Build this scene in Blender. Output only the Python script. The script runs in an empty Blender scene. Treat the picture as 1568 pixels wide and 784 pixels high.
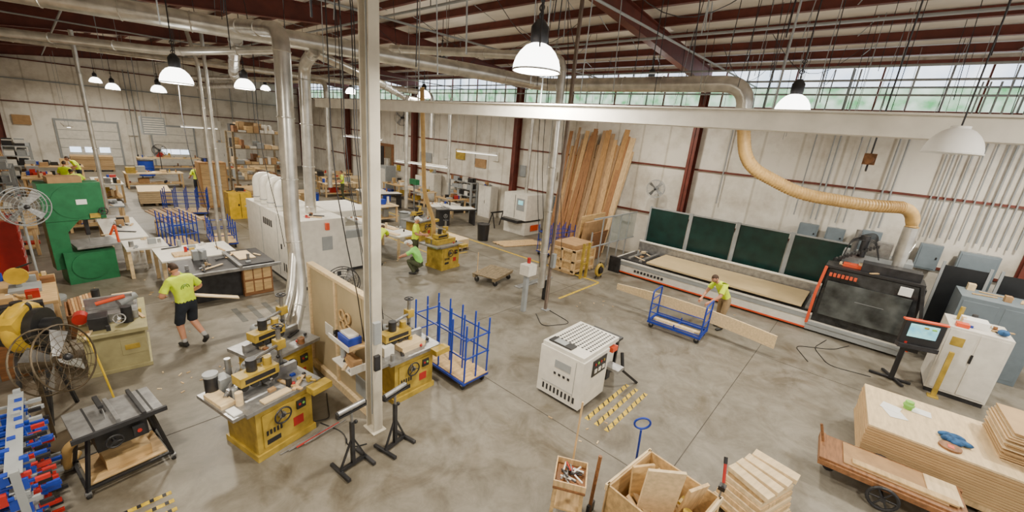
import bpy, math, random
from mathutils import Vector, Matrix, Euler
random.seed(7)
V=Vector
scn=bpy.context.scene
# ---------------- camera ----------------
Yc=V((-744,-260,624)).normalized()
Xc=V((576,-140,624)); Xc=(Xc-Yc*Xc.dot(Yc)).normalized()
Zc=Xc.cross(Yc)
cam=bpy.data.cameras.new('camera'); co=bpy.data.objects.new('camera',cam); scn.collection.objects.link(co)
co.matrix_world=Matrix(((Xc[0],-Xc[1],-Xc[2],0),(Yc[0],-Yc[1],-Yc[2],0),(Zc[0],-Zc[1],-Zc[2],4.7),(0,0,0,1)))
cam.lens=14.33; cam.shift_y=0.005; scn.camera=co
# ---------------- materials ----------------
MATS={}
def mat(name,col,rough=.5,metal=0,var=.12,scale=6,bump=0,emit=0,stretch=None,col2=None,alpha=1,detail=4):
    if name in MATS: return MATS[name]
    m=bpy.data.materials.new(name); m.use_nodes=True; nt=m.node_tree; N=nt.nodes; L=nt.links
    b=N['Principled BSDF']; b.inputs['Roughness'].default_value=rough; b.inputs['Metallic'].default_value=metal
    tc=N.new('ShaderNodeTexCoord'); mp=N.new('ShaderNodeMapping'); L.new(tc.outputs['Object'],mp.inputs[0])
    if stretch: mp.inputs['Scale'].default_value=stretch
    nz=N.new('ShaderNodeTexNoise'); nz.inputs['Scale'].default_value=scale; nz.inputs['Detail'].default_value=detail
    L.new(mp.outputs[0],nz.inputs['Vector'])
    cr=N.new('ShaderNodeValToRGB'); e=cr.color_ramp.elements
    c2=col2 or tuple(max(0,c*(1-2.2*var)) for c in col)
    c1=col if col2 else tuple(min(1,c*(1+var*.6)) for c in col)
    e[0].position=.3; e[0].color=(*c2,1); e[1].position=.7; e[1].color=(*c1,1)
    L.new(nz.outputs['Fac'],cr.inputs[0]); L.new(cr.outputs[0],b.inputs['Base Color'])
    if bump:
        bp=N.new('ShaderNodeBump'); bp.inputs['Strength'].default_value=bump; bp.inputs['Distance'].default_value=.02
        L.new(nz.outputs['Fac'],bp.inputs['Height']); L.new(bp.outputs[0],b.inputs['Normal'])
    if emit:
        b.inputs['Emission Strength'].default_value=emit; L.new(cr.outputs[0],b.inputs['Emission Color'])
    if alpha<1: b.inputs['Alpha'].default_value=alpha
    MATS[name]=m; return m
WHITE=mat('white_paint',(.74,.71,.64),.4,var=.06)
POST=mat('post_paint',(.58,.53,.43),.5,var=.1,scale=3)
YEL=mat('machine_yellow',(.48,.33,.045),.45,var=.18)
BEIGE=mat('machine_beige',(.36,.32,.16),.45,var=.1)
GREEN=mat('machine_green',(.015,.16,.06),.4,var=.1)
BLUE=mat('blue_steel',(.012,.045,.36),.4,var=.08)
RED=mat('red_paint',(.42,.02,.015),.4,var=.08)
ORANGE=mat('orange_red',(.7,.08,.02),.4,var=.04)
STEEL=mat('cast_iron_top',(.36,.36,.36),.35,.65,var=.16,scale=9)
GALV=mat('galvanised_duct',(.66,.64,.59),.3,.75,var=.14,scale=4)
DARKM=mat('dark_metal',(.05,.05,.055),.4,.5,var=.2)
BLACK=mat('black_plastic',(.015,.015,.017),.45,var=.1)
GREY=mat('grey_paint',(.30,.32,.33),.45,var=.05)
BGREY=mat('blue_grey_paint',(.17,.215,.25),.45,var=.05)
BRED=mat('red_oxide_steel',(.14,.028,.017),.55,var=.15,scale=3)
PLY=mat('plywood',(.6,.4,.18),.6,var=.16,scale=3,stretch=(1,6,6))
PINE=mat('pine_board',(.7,.48,.24),.6,var=.16,scale=4,stretch=(6,6,1))
PALE=mat('pale_wood',(.76,.58,.34),.6,var=.1,scale=4,stretch=(1,5,5))
MDF=mat('mdf',(.5,.33,.16),.65,var=.05,scale=3)
BROWN=mat('brown_wood',(.27,.12,.045),.55,var=.2,scale=4,stretch=(1,6,6))
OLDW=mat('weathered_wood',(.25,.19,.11),.7,var=.25,scale=5,stretch=(1,6,6))
CARD=mat('cardboard',(.4,.24,.11),.8,var=.1)
HIVIS=mat('hivis_shirt',(.72,.95,.015),.8,var=.1,scale=8,bump=.3)
HIVIS2=mat('lime_shirt',(.3,.8,.16),.8,var=.08,scale=8,bump=.3)
NAVY=mat('navy_shorts',(.015,.022,.035),.85,var=.2,scale=9)
KHAKI=mat('khaki_trousers',(.33,.23,.12),.85,var=.12,scale=9)
OLIVE=mat('olive_trousers',(.07,.08,.04),.85,var=.15,scale=9)
SKIN=mat('skin',(.6,.29,.18),.5,var=.06)
LIP=mat('lip',(.4,.14,.1),.5)
HAIR=mat('hair',(.06,.03,.015),.7,var=.3,scale=30)
SHOE=mat('shoe_leather',(.03,.03,.03),.5,var=.2)
SOCK=mat('sock',(.5,.5,.5),.8)
PAPER=mat('paper',(.85,.85,.83),.8,var=.02)
GLASSD=mat('dark_glass',(.03,.032,.035),.1,var=.3)
SCRG=mat('green_curtain',(.006,.035,.03),.3,var=.2,scale=3)
HOSE=mat('tan_hose',(.58,.37,.13),.5,var=.12)
RUB=mat('rubber',(.02,.02,.02),.8)
CLOTH=mat('blue_cloth',(.03,.12,.3),.9,var=.3,scale=12)
YLINE=mat('yellow_floor_paint',(.68,.46,.02),.6,var=.25,scale=14)
LGREEN=mat('green_tape',(.25,.6,.1),.6)
LAMPM=mat('lamp_dome_glow',(1,.97,.9),.4,var=.01,emit=9)
TUBE=mat('tube_light_glow',(1,.97,.9),.4,var=.01,emit=3)
SCREEN=mat('screen_glow',(.3,.65,.6),.3,var=.3,scale=5,emit=1.2,col2=(.1,.35,.5))
WIN1=mat('clerestory_pane',(.85,.92,1),.4,emit=2.8,scale=1.2,col2=(.5,.62,.8))
WIN2=mat('clerestory_pane_green',(.75,.9,.78),.4,emit=1.7,scale=2.5,col2=(.12,.42,.17))
LUM=[mat('lumber_%d'%i,c,.65,var=.15,scale=4,stretch=(6,6,1)) for i,c in enumerate([(.46,.25,.09),(.58,.36,.16),(.34,.16,.06),(.66,.46,.24),(.4,.25,.13)])]
MIX=[CARD,PLY,GREY,BLACK,RED,WHITE,BLUE,PALE,YEL,STEEL,DARKM,PALE,BROWN,GREY]
def concrete():
    m=bpy.data.materials.new('polished_concrete'); m.use_nodes=True; nt=m.node_tree;N=nt.nodes;L=nt.links;b=N['Principled BSDF']
    tc=N.new('ShaderNodeTexCoord')
    def nz(s,d,r=.5,dist=0):
        n=N.new('ShaderNodeTexNoise'); n.inputs['Scale'].default_value=s; n.inputs['Detail'].default_value=d; n.inputs['Roughness'].default_value=r; n.inputs['Distortion'].default_value=dist; L.new(tc.outputs['Object'],n.inputs['Vector']); return n
    a=nz(.4,6,.65,.6); c=nz(1.9,9,.75,.8); d=nz(30,3); f=nz(.9,4,.6,1.5)
    def ramp(src,p0,c0,p1,c1):
        r=N.new('ShaderNodeValToRGB'); e=r.color_ramp.elements; e[0].position=p0;e[0].color=(*c0,1);e[1].position=p1;e[1].color=(*c1,1); L.new(src.outputs['Fac'],r.inputs[0]); return r
    def mul(p,q):
        mx=N.new('ShaderNodeMix'); mx.data_type='RGBA'; mx.blend_type='MULTIPLY'; mx.inputs[0].default_value=1; L.new(p,mx.inputs[6]); L.new(q,mx.inputs[7]); return mx.outputs[2]
    r1=ramp(a,.34,(.155,.137,.105),.66,(.27,.25,.21)); r2=ramp(c,.3,(.58,.56,.52),.6,(1,1,1)); r3=ramp(f,.3,(.62,.57,.49),.5,(1,1,1))
    L.new(mul(mul(r1.outputs[0],r2.outputs[0]),r3.outputs[0]),b.inputs['Base Color'])
    mr=N.new('ShaderNodeMapRange'); mr.inputs[3].default_value=.3; mr.inputs[4].default_value=.6; L.new(c.outputs['Fac'],mr.inputs[0]); L.new(mr.outputs[0],b.inputs['Roughness'])
    bp=N.new('ShaderNodeBump'); bp.inputs['Strength'].default_value=.08; L.new(d.outputs['Fac'],bp.inputs['Height']); L.new(bp.outputs[0],b.inputs['Normal'])
    return m
CONC=concrete()
def panelwall(name,axis):
    m=bpy.data.materials.new(name); m.use_nodes=True; nt=m.node_tree;N=nt.nodes;L=nt.links;b=N['Principled BSDF']
    tc=N.new('ShaderNodeTexCoord'); n=N.new('ShaderNodeTexNoise'); n.inputs['Scale'].default_value=.8; n.inputs['Detail'].default_value=8; n.inputs['Roughness'].default_value=.65
    L.new(tc.outputs['Object'],n.inputs['Vector'])
    r=N.new('ShaderNodeValToRGB'); e=r.color_ramp.elements; e[0].position=.3;e[0].color=(.5,.45,.37,1);e[1].position=.55;e[1].color=(.78,.74,.66,1); L.new(n.outputs['Fac'],r.inputs[0])
    w=N.new('ShaderNodeTexWave'); w.bands_direction=axis; w.inputs['Scale'].default_value=.27; L.new(tc.outputs['Object'],w.inputs['Vector'])
    r2=N.new('ShaderNodeValToRGB'); e=r2.color_ramp.elements; e[0].position=0;e[0].color=(.72,.7,.66,1);e[1].position=.02;e[1].color=(1,1,1,1); L.new(w.outputs['Fac'],r2.inputs[0])
    mx=N.new('ShaderNodeMix'); mx.data_type='RGBA'; mx.blend_type='MULTIPLY'; mx.inputs[0].default_value=1
    L.new(r.outputs[0],mx.inputs[6]); L.new(r2.outputs[0],mx.inputs[7]); L.new(mx.outputs[2],b.inputs['Base Color']); b.inputs['Roughness'].default_value=.5
    return m
WALLY=panelwall('insulated_wall_panels_y','Y'); WALLX=panelwall('insulated_wall_panels_x','X')
DECK=mat('roof_liner',(.86,.81,.72),.6,var=.12,scale=2,stretch=(1,.3,1))
# ---------------- builder ----------------
class G:
    def __init__(s,name,loc=(0,0,0),rz=0,bev=0):
        s.n=name;s.v=[];s.f=[];s.mi=[];s.sm=[];s.ms=[];s.bev=bev
        s.loc=V(loc); s.rz=rz
    def _m(s,m):
        if m not in s.ms: s.ms.append(m)
        return s.ms.index(m)
    def add(s,vs,fs,m,smooth=False):
        o=len(s.v); s.v+= [tuple(v) for v in vs]; i=s._m(m)
        for f in fs: s.f.append([a+o for a in f]); s.mi.append(i); s.sm.append(smooth)
    def b(s,x0,x1,y0,y1,z0,z1,m,r=None):
        c=V(((x0+x1)/2,(y0+y1)/2,(z0+z1)/2)); hx,hy,hz=(x1-x0)/2,(y1-y0)/2,(z1-z0)/2
        R=Euler(r).to_matrix() if r else None
        vs=[]
        for dx,dy,dz in [(-1,-1,-1),(1,-1,-1),(1,1,-1),(-1,1,-1),(-1,-1,1),(1,-1,1),(1,1,1),(-1,1,1)]:
            p=V((dx*hx,dy*hy,dz*hz)); p=R@p if R else p; vs.append(c+p)
        s.add(vs,[(0,3,2,1),(4,5,6,7),(0,1,5,4),(1,2,6,5),(2,3,7,6),(3,0,4,7)],m); return s
    def beam(s,p0,p1,w,h,m,up=(0,0,1)):
        p0=V(p0);p1=V(p1);d=(p1-p0).normalized();u=V(up)
        if abs(d.dot(u))>.98: u=V((0,1,0))
        a=d.cross(u).normalized()*w/2; c=a.cross(d).normalized()*h/2
        vs=[p0-a-c,p0+a-c,p0+a+c,p0-a+c,p1-a-c,p1+a-c,p1+a+c,p1-a+c]
        s.add(vs,[(0,1,2,3),(7,6,5,4),(0,4,5,1),(1,5,6,2),(2,6,7,3),(3,7,4,0)],m); return s
    def t(s,pts,r,m,seg=10,cap=True):
        pts=[V(p) for p in pts]; n=len(pts); rs=r if isinstance(r,(list,tuple)) else [r]*n
        vs=[];fs=[]; d=(pts[1]-pts[0]).normalized(); a=d.orthogonal().normalized()
        for i,p in enumerate(pts):
            if i==0: d=pts[1]-pts[0]
            elif i==n-1: d=pts[-1]-pts[-2]
            else: d=(pts[i+1]-p).normalized()+(p-pts[i-1]).normalized()
            if d.length<1e-6: d=V((0,0,1))
            d.normalize(); a=(a-d*a.dot(d))
            if a.length<1e-5: a=d.orthogonal()
            a.normalize(); c=d.cross(a)
            for k in range(seg):
                t=2*math.pi*k/seg; vs.append(p+(a*math.cos(t)+c*math.sin(t))*rs[i])
        for i in range(n-1):
            for k in range(seg):
                k2=(k+1)%seg; fs.append((i*seg+k,i*seg+k2,(i+1)*seg+k2,(i+1)*seg+k))
        s.add(vs,fs,m,seg>6)
        if cap: s.add(vs[:seg],[tuple(reversed(range(seg)))],m); s.add(vs[-seg:],[tuple(range(seg))],m)
        return s
    def sp(s,c,r,m,sc=(1,1,1),nu=14,nv=9,R=None):
        c=V(c); vs=[];fs=[]
        for j in range(nv+1):
            ph=math.pi*j/nv
            for i in range(nu):
                th=2*math.pi*i/nu; p=V((math.sin(ph)*math.cos(th)*sc[0],math.sin(ph)*math.sin(th)*sc[1],math.cos(ph)*sc[2]))*r
                if R: p=R@p
                vs.append(c+p)
        for j in range(nv):
            for i in range(nu):
                i2=(i+1)%nu; fs.append((j*nu+i,(j+1)*nu+i,(j+1)*nu+i2,j*nu+i2))
        s.add(vs,fs,m,True); return s
    def tor(s,c,R,r,m,ax=(0,0,1),n=24,seg=6,a0=0,a1=2*math.pi):
        c=V(c);ax=V(ax).normalized();a=ax.orthogonal().normalized();b=ax.cross(a)
        pts=[c+(a*math.cos(a0+(a1-a0)*i/n)+b*math.sin(a0+(a1-a0)*i/n))*R for i in range(n+1)]
        return s.t(pts,r,m,seg,False)
    def poly(s,pts,d,m):
        pts=[V(p) for p in pts];d=V(d);n=len(pts)
        s.add(pts+[p+d for p in pts],[tuple(reversed(range(n))),tuple(range(n,2*n))]+[(i,(i+1)%n,(i+1)%n+n,i+n) for i in range(n)],m); return s
    def caster(s,x,y,r=.06,m=None):
        s.t([(x-.02,y,r),(x+.02,y,r)],r,m or RUB,14); s.b(x-.03,x+.03,y-.03,y+.03,r*1.2,r*2.2,STEEL); return s
    def clutter(s,x0,x1,y0,y1,z,n,big=.3):
        for k in range(n):
            x=random.uniform(x0,x1);y=random.uniform(y0,y1);m=random.choice(MIX);q=random.random();a=random.uniform(0,3.1)
            if q<.35: w=random.uniform(.05,big)/2; s.b(x-w,x+w,y-w*.7,y+w*.7,z,z+random.uniform(.03,big*.8),m)
            elif q<.55: r=random.uniform(.025,.06); s.t([(x,y,z),(x,y,z+random.uniform(.08,.22))],r,m,10)
            elif q<.8: l=random.uniform(.12,.3); s.beam((x-l*math.cos(a),y-l*math.sin(a),z+.015),(x+l*math.cos(a),y+l*math.sin(a),z+.02),.05,.025,random.choice((PALE,PINE,PLY,DARKM)))
            else:
                l=.1; s.t([(x-l*math.cos(a),y-l*math.sin(a),z+.02),(x,y,z+.03)],.02,m,6); s.t([(x,y,z+.02),(x+l*math.cos(a),y+l*math.sin(a),z+.02)],.01,STEEL,5); s.b(x-.03,x+.03,y-.03,y+.03,z,z+.08,m)
        return s
    def done(s):
        me=bpy.data.meshes.new(s.n); me.from_pydata(s.v,[],s.f)
        for m in s.ms: me.materials.append(m)
        me.polygons.foreach_set('material_index',s.mi); me.polygons.foreach_set('use_smooth',s.sm); me.update()
        o=bpy.data.objects.new(s.n,me); scn.collection.objects.link(o); o.location=s.loc; o.rotation_euler=(0,0,s.rz)
        if s.bev:
            md=o.modifiers.new('bevel','BEVEL'); md.width=s.bev; md.segments=2; md.limit_method='ANGLE'; md.angle_limit=.8
        return o
XL,XR,YN,YB=-1.8,17.5,-6.0,43.0
def deck(x): return 8.45-.062*abs(x-8)
# ---------------- room ----------------
G('floor').b(XL,XR,YN,YB,-.2,0,CONC).done()
g=G('trim_floor_joints')
JT=mat('joint_dark',(.07,.06,.05),.8)
for x in (5.25,11.2): g.b(x-.007,x+.007,YN,YB,0,.002,JT)
for y in (-4.4,1.25,6.9,12.5,18,24,30,36): g.b(XL,XR,y-.007,y+.007,0,.002,JT)
g.done()
g=G('wall_right'); g.b(XR,XR+.15,YN,YB,0,6.42,WALLY); g.b(XR,XR+.15,YN,YB,7.72,8.0,WALLY); g.done()
G('wall_left').b(XL-.15,XL,YN,YB,0,8.0,WALLY).done()
g=G('wall_back'); g.poly([(XL,YB,0),(XR,YB,0),(XR,YB,deck(XR)),(8,YB,8.45),(XL,YB,deck(XL))],(0,.15,0),WALLX); g.done()
g=G('ceiling'); 
g.poly([(XL-.2,YN,deck(XL)),(8,YN,8.45),(8,YN,8.55),(XL-.2,YN,deck(XL)+.1)],(0,YB-YN+.2,0),DECK)
g.poly([(8,YN,8.45),(XR+.3,YN,deck(XR)),(XR+.3,YN,deck(XR)+.1),(8,YN,8.55)],(0,YB-YN+.2,0),DECK); g.done()
g=G('window_1')
y=YN+.05
while y<YB-.8:
    g.b(XR+.06,XR+.08,y+.03,y+.72,7.1,7.7,WIN1); g.b(XR+.06,XR+.08,y+.03,y+.72,6.45,7.05,WIN2); y+=.75
g.done()
g=G('trim_window_mullions'); y=YN+.05;i=0
while y<YB: g.b(XR-.0,XR+.1,y-.02,y+.02,6.42,7.72,GREY if i%3 else BRED); y+=.75;i+=1
g.b(XR-.03,XR+.1,YN,YB,7.05,7.1,GREY); g.b(XR-.1,XR,YN,YB,6.32,6.42,BRED); g.b(XR-.08,XR,YN,YB,7.7,7.8,BRED); g.done()
g=G('trim_wall_girts')
for z in (1.95,4.0):
    for ya,yb in ((YN,27.35),(29.65,YB)): g.b(XR-.08,XR,ya,yb,z,z+.07,BRED)
for z in (2.2,4.0,5.6): g.b(XL,XL+.1,YN,YB,z,z+.06,BRED); 
for z in (4.0,5.4,6.6): g.b(XL+.2,XR,YB-.1,YB,z,z+.07,BRED if z!=5.4 else GREY)
g.done()
ROWS=[-3.5,5.8,15.1,24.4,33.7,42.7]
for y in ROWS:
    g=G('steel_column')
    for x,s in ((XR-.33,1),(XL+.28,-1)):
        zt=deck(x)-.6; a=x-.2 ;b2=x+.2
        g.b(a,a+.02,y-.12,y+.12,0,zt,BRED); g.b(b2-.02,b2,y-.12,y+.12,0,zt,BRED); g.b(a,b2,y-.01,y+.01,0,zt,BRED)
    g.done()
for y in ROWS:
    g=G('roof_rafter'); 
    for (xa,xb,da,db) in ((XL+.1,8,1.15,.62),(8,XR-.1,.62,.8)):
        ta,tb=deck(xa)-.22,deck(xb)-.22; ba,bb=ta-da+.2,tb-db+.2
        g.poly([(xa,y-.01,ta),(xb,y-.01,tb),(xb,y-.01,bb),(xa,y-.01,ba)],(0,.02,0),BRED)
        g.beam((xa,y,ta),(xb,y,tb),.24,.025,BRED); g.beam((xa,y,ba),(xb,y,bb),.24,.025,BRED)
    g.done()
g=G('roof_purlins')
x=XL+.5
while x<XR:
    z=deck(x); g.b(x-.03,x+.03,YN,YB,z-.21,z-.005,BRED); g.b(x-.09,x+.03,YN,YB,z-.225,z-.205,BRED); x+=1.35
for yy in range(-5,43,3):
    for xx in range(-1,17,2): g.t([(xx,yy,deck(xx)-.2),(xx+1.3,yy+.4,deck(xx+1.3)-.2)],.012,GREY,5)
g.done()
g=G('door_1')
def gdoor(g,x0,x1,zt):
    g.b(x0-.12,x1+.12,YB-.06,YB-.02,0,zt+.12,GREY)
    for k in range(5): g.b(x0,x1,YB-.1,YB-.06,zt*k/5+.01,zt*(k+1)/5-.02,WHITE)
    for k in range(3): 
        xa=x0+.4+k*(x1-x0-.8)/3; g.b(xa,xa+.55,YB-.12,YB-.1,zt*.3,zt*.42,WIN1)
gdoor(g,1.0,4.05,3.0); g.done()
g=G('door_2'); gdoor(g,6.0,8.6,3.0); g.done()
g=G('door_3'); g.b(XR-.1,XR-.01,27.4,29.6,0,3.3,BROWN); g.b(XR-.13,XR-.1,27.6,28.4,0,3.1,OLDW); g.b(XR-.13,XR-.1,28.6,29.4,0,3.1,BLACK); g.done()
g=G('support_post',bev=.006); g.b(2.8,2.95,4.93,4.96,0,8.1,POST); g.b(2.8,2.95,5.14,5.17,0,8.1,POST); g.b(2.87,2.89,4.95,5.15,0,8.1,POST); g.b(2.76,2.99,4.88,5.2,0,.02,POST)
g.t([(2.84,5.04,.3),(2.84,5.04,8)],.02,GREY,6); g.b(2.79,2.9,4.86,4.93,1.6,1.95,GREY); g.b(2.8,2.89,4.87,4.93,1.15,1.4,DARKM); g.done()
g=G('steel_post'); g.b(8.93,9.0,6.2,6.27,0,8.1,mat('post_taupe',(.2,.15,.12),.5)); g.b(8.86,9.06,6.12,6.32,0,.02,GREY); g.b(8.9,9.02,6.1,6.2,1.3,1.7,GREY); g.done()
g=G('overhead_busway_beam',bev=.004)
g.b(4.9,5.1,-5.5,11.3,4.97,5.15,WHITE); g.b(4.86,5.14,-5.5,11.3,5.15,5.17,WHITE)
for y in range(-5,12,3): g.t([(5,y,5.15),(5,y,8.2)],.012,GREY,5)
g.done()
g=G('floor_marking_lines')
g.b(12.4,12.5,6.5,30,0,.003,YLINE); g.b(10,12.4,6.45,6.53,0,.003,YLINE); g.b(9.5,9.58,11.8,18,0,.003,YLINE); g.b(9.5,11,11.8,11.88,0,.003,YLINE)
for y in (2.8,2.6,2.4):
    g.b(5.7,7.3,y-.04,y+.04,0,.004,YLINE)
    for k in range(9): g.poly([(5.72+k*.18,y-.04,.0042),(5.76+k*.18,y-.04,.0042),(5.84+k*.18,y+.04,.0042),(5.8+k*.18,y+.04,.0042)],(0,0,.001),BLACK)
for k in range(3):
    y=5.35+k*.16; g.b(-.1,.4,y-.03,y+.03,0,.004,YLINE)
    for j in range(4): g.b(-.05+j*.12,-.01+j*.12,y-.03,y+.03,.004,.005,BLACK)
g.done()
g=G('floor_marking_stripes'); 
for k in range(5): g.b(2.5+k*.33,2.62+k*.33,10.2,11.1,0,.003,mat('grey_tape',(.1,.1,.09),.7))
g.done()
# ---------------- ducts ----------------
def elbow(p,q,r_,n=6):
    P=[V(a) for a in p]; out=[P[0]]
    for i in range(1,len(P)-1):
        a=(P[i-1]-P[i]).normalized(); b=(P[i+1]-P[i]).normalized(); s=P[i]+a*r_; e=P[i]+b*r_
        for k in range(n+1):
            t=k/n; out.append(s*(1-t)**2+P[i]*2*t*(1-t)+e*t*t)
    out.append(P[-1]); return out
def duct(name,path,r,m=GALV,er=None,rings=True,seg=18):
    g=G(name); P=elbow(path,None,er or r*2.2); g.t(P,r,m,seg)
    if rings:
        for i in range(len(path)-1):
            a,b=V(path[i]),V(path[i+1]); L=(b-a).length; k=er or r*2.2
            d=(b-a).normalized(); s=k
            while s<L-k*.5: g.tor(a+d*s,r+.004,.014,m,d,18,5); s+=1.15
    return g
duct('dust_duct_main',[(-1.2,13.3,6.45),(3.5,11.7,6.45),(9.3,9.6,6.4),(11.6,9.2,6.4),(11.8,3.0,6.4),(11.9,3.0,5.7)],.2,er=.6).done()
duct('dust_duct_branch',[(6.6,10.5,6.6),(8.78,6.45,6.6),(8.78,6.35,.7)],.1,er=.3).done()
g=duct('dust_duct_drop',[(3.3,11.3,6.45),(3.25,8.75,6.15),(3.15,8.6,2.6),(3.1,8.3,1.3),(2.75,7.9,.6)],.145,er=.35); g.t(elbow([(3.12,8.5,2.2),(2.9,8.2,1.4),(2.6,7.9,.9)],None,.2),.09,GALV,14); g.done()
duct('dust_duct_drop',[(4.9,11.1,6.3),(5.05,12.2,6.0),(5.05,12.3,2.01)],.15,er=.35).done()
duct('dust_duct_drop',[(10.9,16.0,5.9),(10.5,15.5,5.7),(10.45,15.4,1.2)],.08,er=.2).done()
duct('dust_duct_branch',[(4.9,11.1,6.2),(7.5,12.5,5.9),(11.0,16.5,5.9),(13,17.5,5.9)],.11,er=.3).done()
duct('dust_duct_branch',[(3.4,11.8,6.3),(5,18,5.95),(7.4,26,5.95),(7.4,34,5.95)],.14,er=.4).done()
duct('dust_duct_small',[(-1.6,15.6,5.85),(2.3,12.9,5.85),(4.4,11.4,6.2)],.09,er=.3).done()
duct('dust_duct_small',[(14.8,17.8,6.3),(14.8,17.8,1.9)],.08,er=.3).done()
duct('dust_duct_small',[(3.3,15.8,6.9),(3.45,15.6,5.9),(3.45,15.6,.0)],.05,er=.06).done()
duct('dust_duct_small',[(3.7,15.9,7.0),(3.7,15.9,.0)],.05,er=.06).done()
duct('dust_duct_small',[(1.2,19.5,6.6),(1.2,19.5,.9)],.06,er=.06).done()
duct('dust_duct_small',[(-.4,25,6.5),(11.5,20.2,6.5),(14,18.4,6.4),(14.0,18.4,4.2)],.13,er=.4).done()
duct('dust_duct_small',[(6.5,31,6.3),(9.2,20,6.3),(9.2,20,1.5)],.11,er=.4).done()
g=duct('dust_collection_hose',[(11.9,3.0,5.68),(11.95,2.7,4.5),(12.9,1.5,3.9),(14,.1,3.77),(15.0,-.85,3.8),(15.0,-.9,3.32)],.15,HOSE,er=.5,rings=False)
P=elbow([(11.9,3.0,5.68),(11.95,2.7,4.5),(12.9,1.5,3.9),(14,.1,3.77),(14.7,-.6,3.8)],None,.5)
for i in range(len(P)-1):
    a,b=P[i],P[i+1]; n=max(1,int((b-a).length/.07))
    for k in range(n): g.tor(a+(b-a)*(k/n),.152,.01,HOSE,(b-a),14,4)
g.done()
# ---------------- lamps ----------------
def lamp(x,y,z=5.45,watt=170,lit=True,name='high_bay_lamp',S=1):
    g=G(name,(x,y,z))
    prof=[(.3,0),(.295,.06),(.27,.14),(.22,.22),(.16,.28),(.1,.31)]
    n=24; vs=[];fs=[]
    for r,h in prof:
        for k in range(n): a=2*math.pi*k/n; vs.append((S*r*math.cos(a),S*r*math.sin(a),S*h))
    for i in range(len(prof)-1):
        for k in range(n): k2=(k+1)%n; fs.append((i*n+k,i*n+k2,(i+1)*n+k2,(i+1)*n+k))
    g.add(vs,fs,LAMPM if lit else PAPER,True); g.tor((0,0,0),.3*S,.012*S,STEEL if lit else PAPER,(0,0,1),24,5)
    if lit:
        g.t([(0,0,.3),(0,0,.36),(0,0,.5),(0,0,.58)],[.1,.11,.11,.05],DARKM,12)
        for k in range(4): g.tor((0,0,.62+k*.09),.035,.01,DARKM,(k%2,1-k%2,0),10,4)
    else: g.t([(0,0,.3*S),(0,0,.34*S)],.1*S,PAPER,12)
    g.t([(0,0,.34*S),(0,0,deck(x)-z-.2)],.012 if lit else .006,DARKM,5)
    g.done()
    if lit:
        l=bpy.data.lights.new('lamp_light','AREA'); l.shape='DISK'; l.size=.5; l.energy=watt; l.color=(1,.91,.76)
        o=bpy.data.objects.new('high_bay_lamp_light',l); scn.collection.objects.link(o); o.location=(x,y,z+.02)
for x,y,z in [(4.35,3.6,5.5),(2.22,11.9,5.15),(4.85,16.4,5.4),(4.2,26.5,5.2),(3.15,32,5.2),(12.1,16.5,6.0),(9.8,1.64,5.6),(9.5,12,6.6),(12.5,24,6.2),(3,38,5.6),(11,33,6.2),(13.8,6.5,6.6),(3,-2.5,5.7),(10,-4,5.8),(14.5,-3,6.0),(-.6,4.5,5.8)]: lamp(x,y,z,300)  # later entries are added for brightness
lamp(4.55,-.33,4.86,lit=False,name='unlit_lamp_reflector',S=.56)
g=G('chain_hoist',(5.6,.15,4.78)); g.t([(-.12,0,0),(.12,0,0)],.04,BROWN,12); g.b(-.04,.04,-.05,.05,-.05,.06,BROWN); g.t([(0,0,.06),(0,0,3.4)],.008,DARKM,5); g.tor((0,0,-.08),.03,.01,DARKM,(0,1,0),12,5); g.done()
def tubelight(x0,y0,x1,y1,z):
    g=G('shop_tube_light'); g.beam((x0,y0,z),(x1,y1,z),.3,.06,WHITE); g.beam((x0,y0,z-.05),(x1,y1,z-.05),.1,.03,TUBE)
    for x,y in ((x0,y0),(x1,y1)): g.t([(x,y,z),(x,y,z+3)],.008,GREY,4)
    g.done()
tubelight(12.6,19.5,13.6,16.5,2.9); tubelight(14.6,16.9,15.6,15.0,3.7); tubelight(11.5,23,12.3,20.5,3.9); tubelight(5.5,30,7.2,30,3.6); tubelight(1,30,1,27,3.4)
g=G('hanging_cables')
for k in range(140):
    x=random.uniform(1,16.5); y=random.uniform(1.5,30) if k%3 else random.uniform(1,9)
    if k>85: x=random.uniform(8,16);y=random.uniform(-4,3)
    z=random.uniform(5.3,6.6); g.t([(x,y,deck(x)-.1),(x+random.uniform(-.08,.08),y+random.uniform(-.2,.2),z)],.008,DARKM if k%2 else GREY,4)
for x,y in [(3.05,6.2),(4.0,8.5),(2.2,12.5),(8.9,7.2),(3.4,7.2),(8.3,6.9),(2.6,6.0),(3.3,6.6),(9.2,6.8),(3.6,12)]:
    P=[V((x,y,7.8)).lerp(V((x+.3,y-.5,1.3)),t/8)+V((.08*math.sin(t),0,0)) for t in range(9)]; g.t(P,.009,BLACK,5)
for k in range(16):
    x=random.uniform(6,14); y=random.uniform(0,14); dx=random.uniform(2,3); dy=random.uniform(-3,3)
    P=[V((x+dx*t/10,y+dy*t/10,7.5-.7*math.sin(math.pi*t/10))) for t in range(11)]; g.t(P,.008,DARKM,4)
g.done()
g=G('ceiling_conduits')
for x,z in [(1.0,6.9),(6.4,7.3),(10.2,7.2),(13.5,7.0),(14.9,6.9),(16.2,6.7)]: g.t([(x,YN,z),(x,40,z)],.03,GREY,7)
for y,z in [(4.2,7.1),(9.0,7.1),(13,7.0),(20,7.1)]: g.t([(XL,y,z-.3),(XR,y,z)],.025,GREY,7)
g.done()
g=G('wall_conduits')
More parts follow.
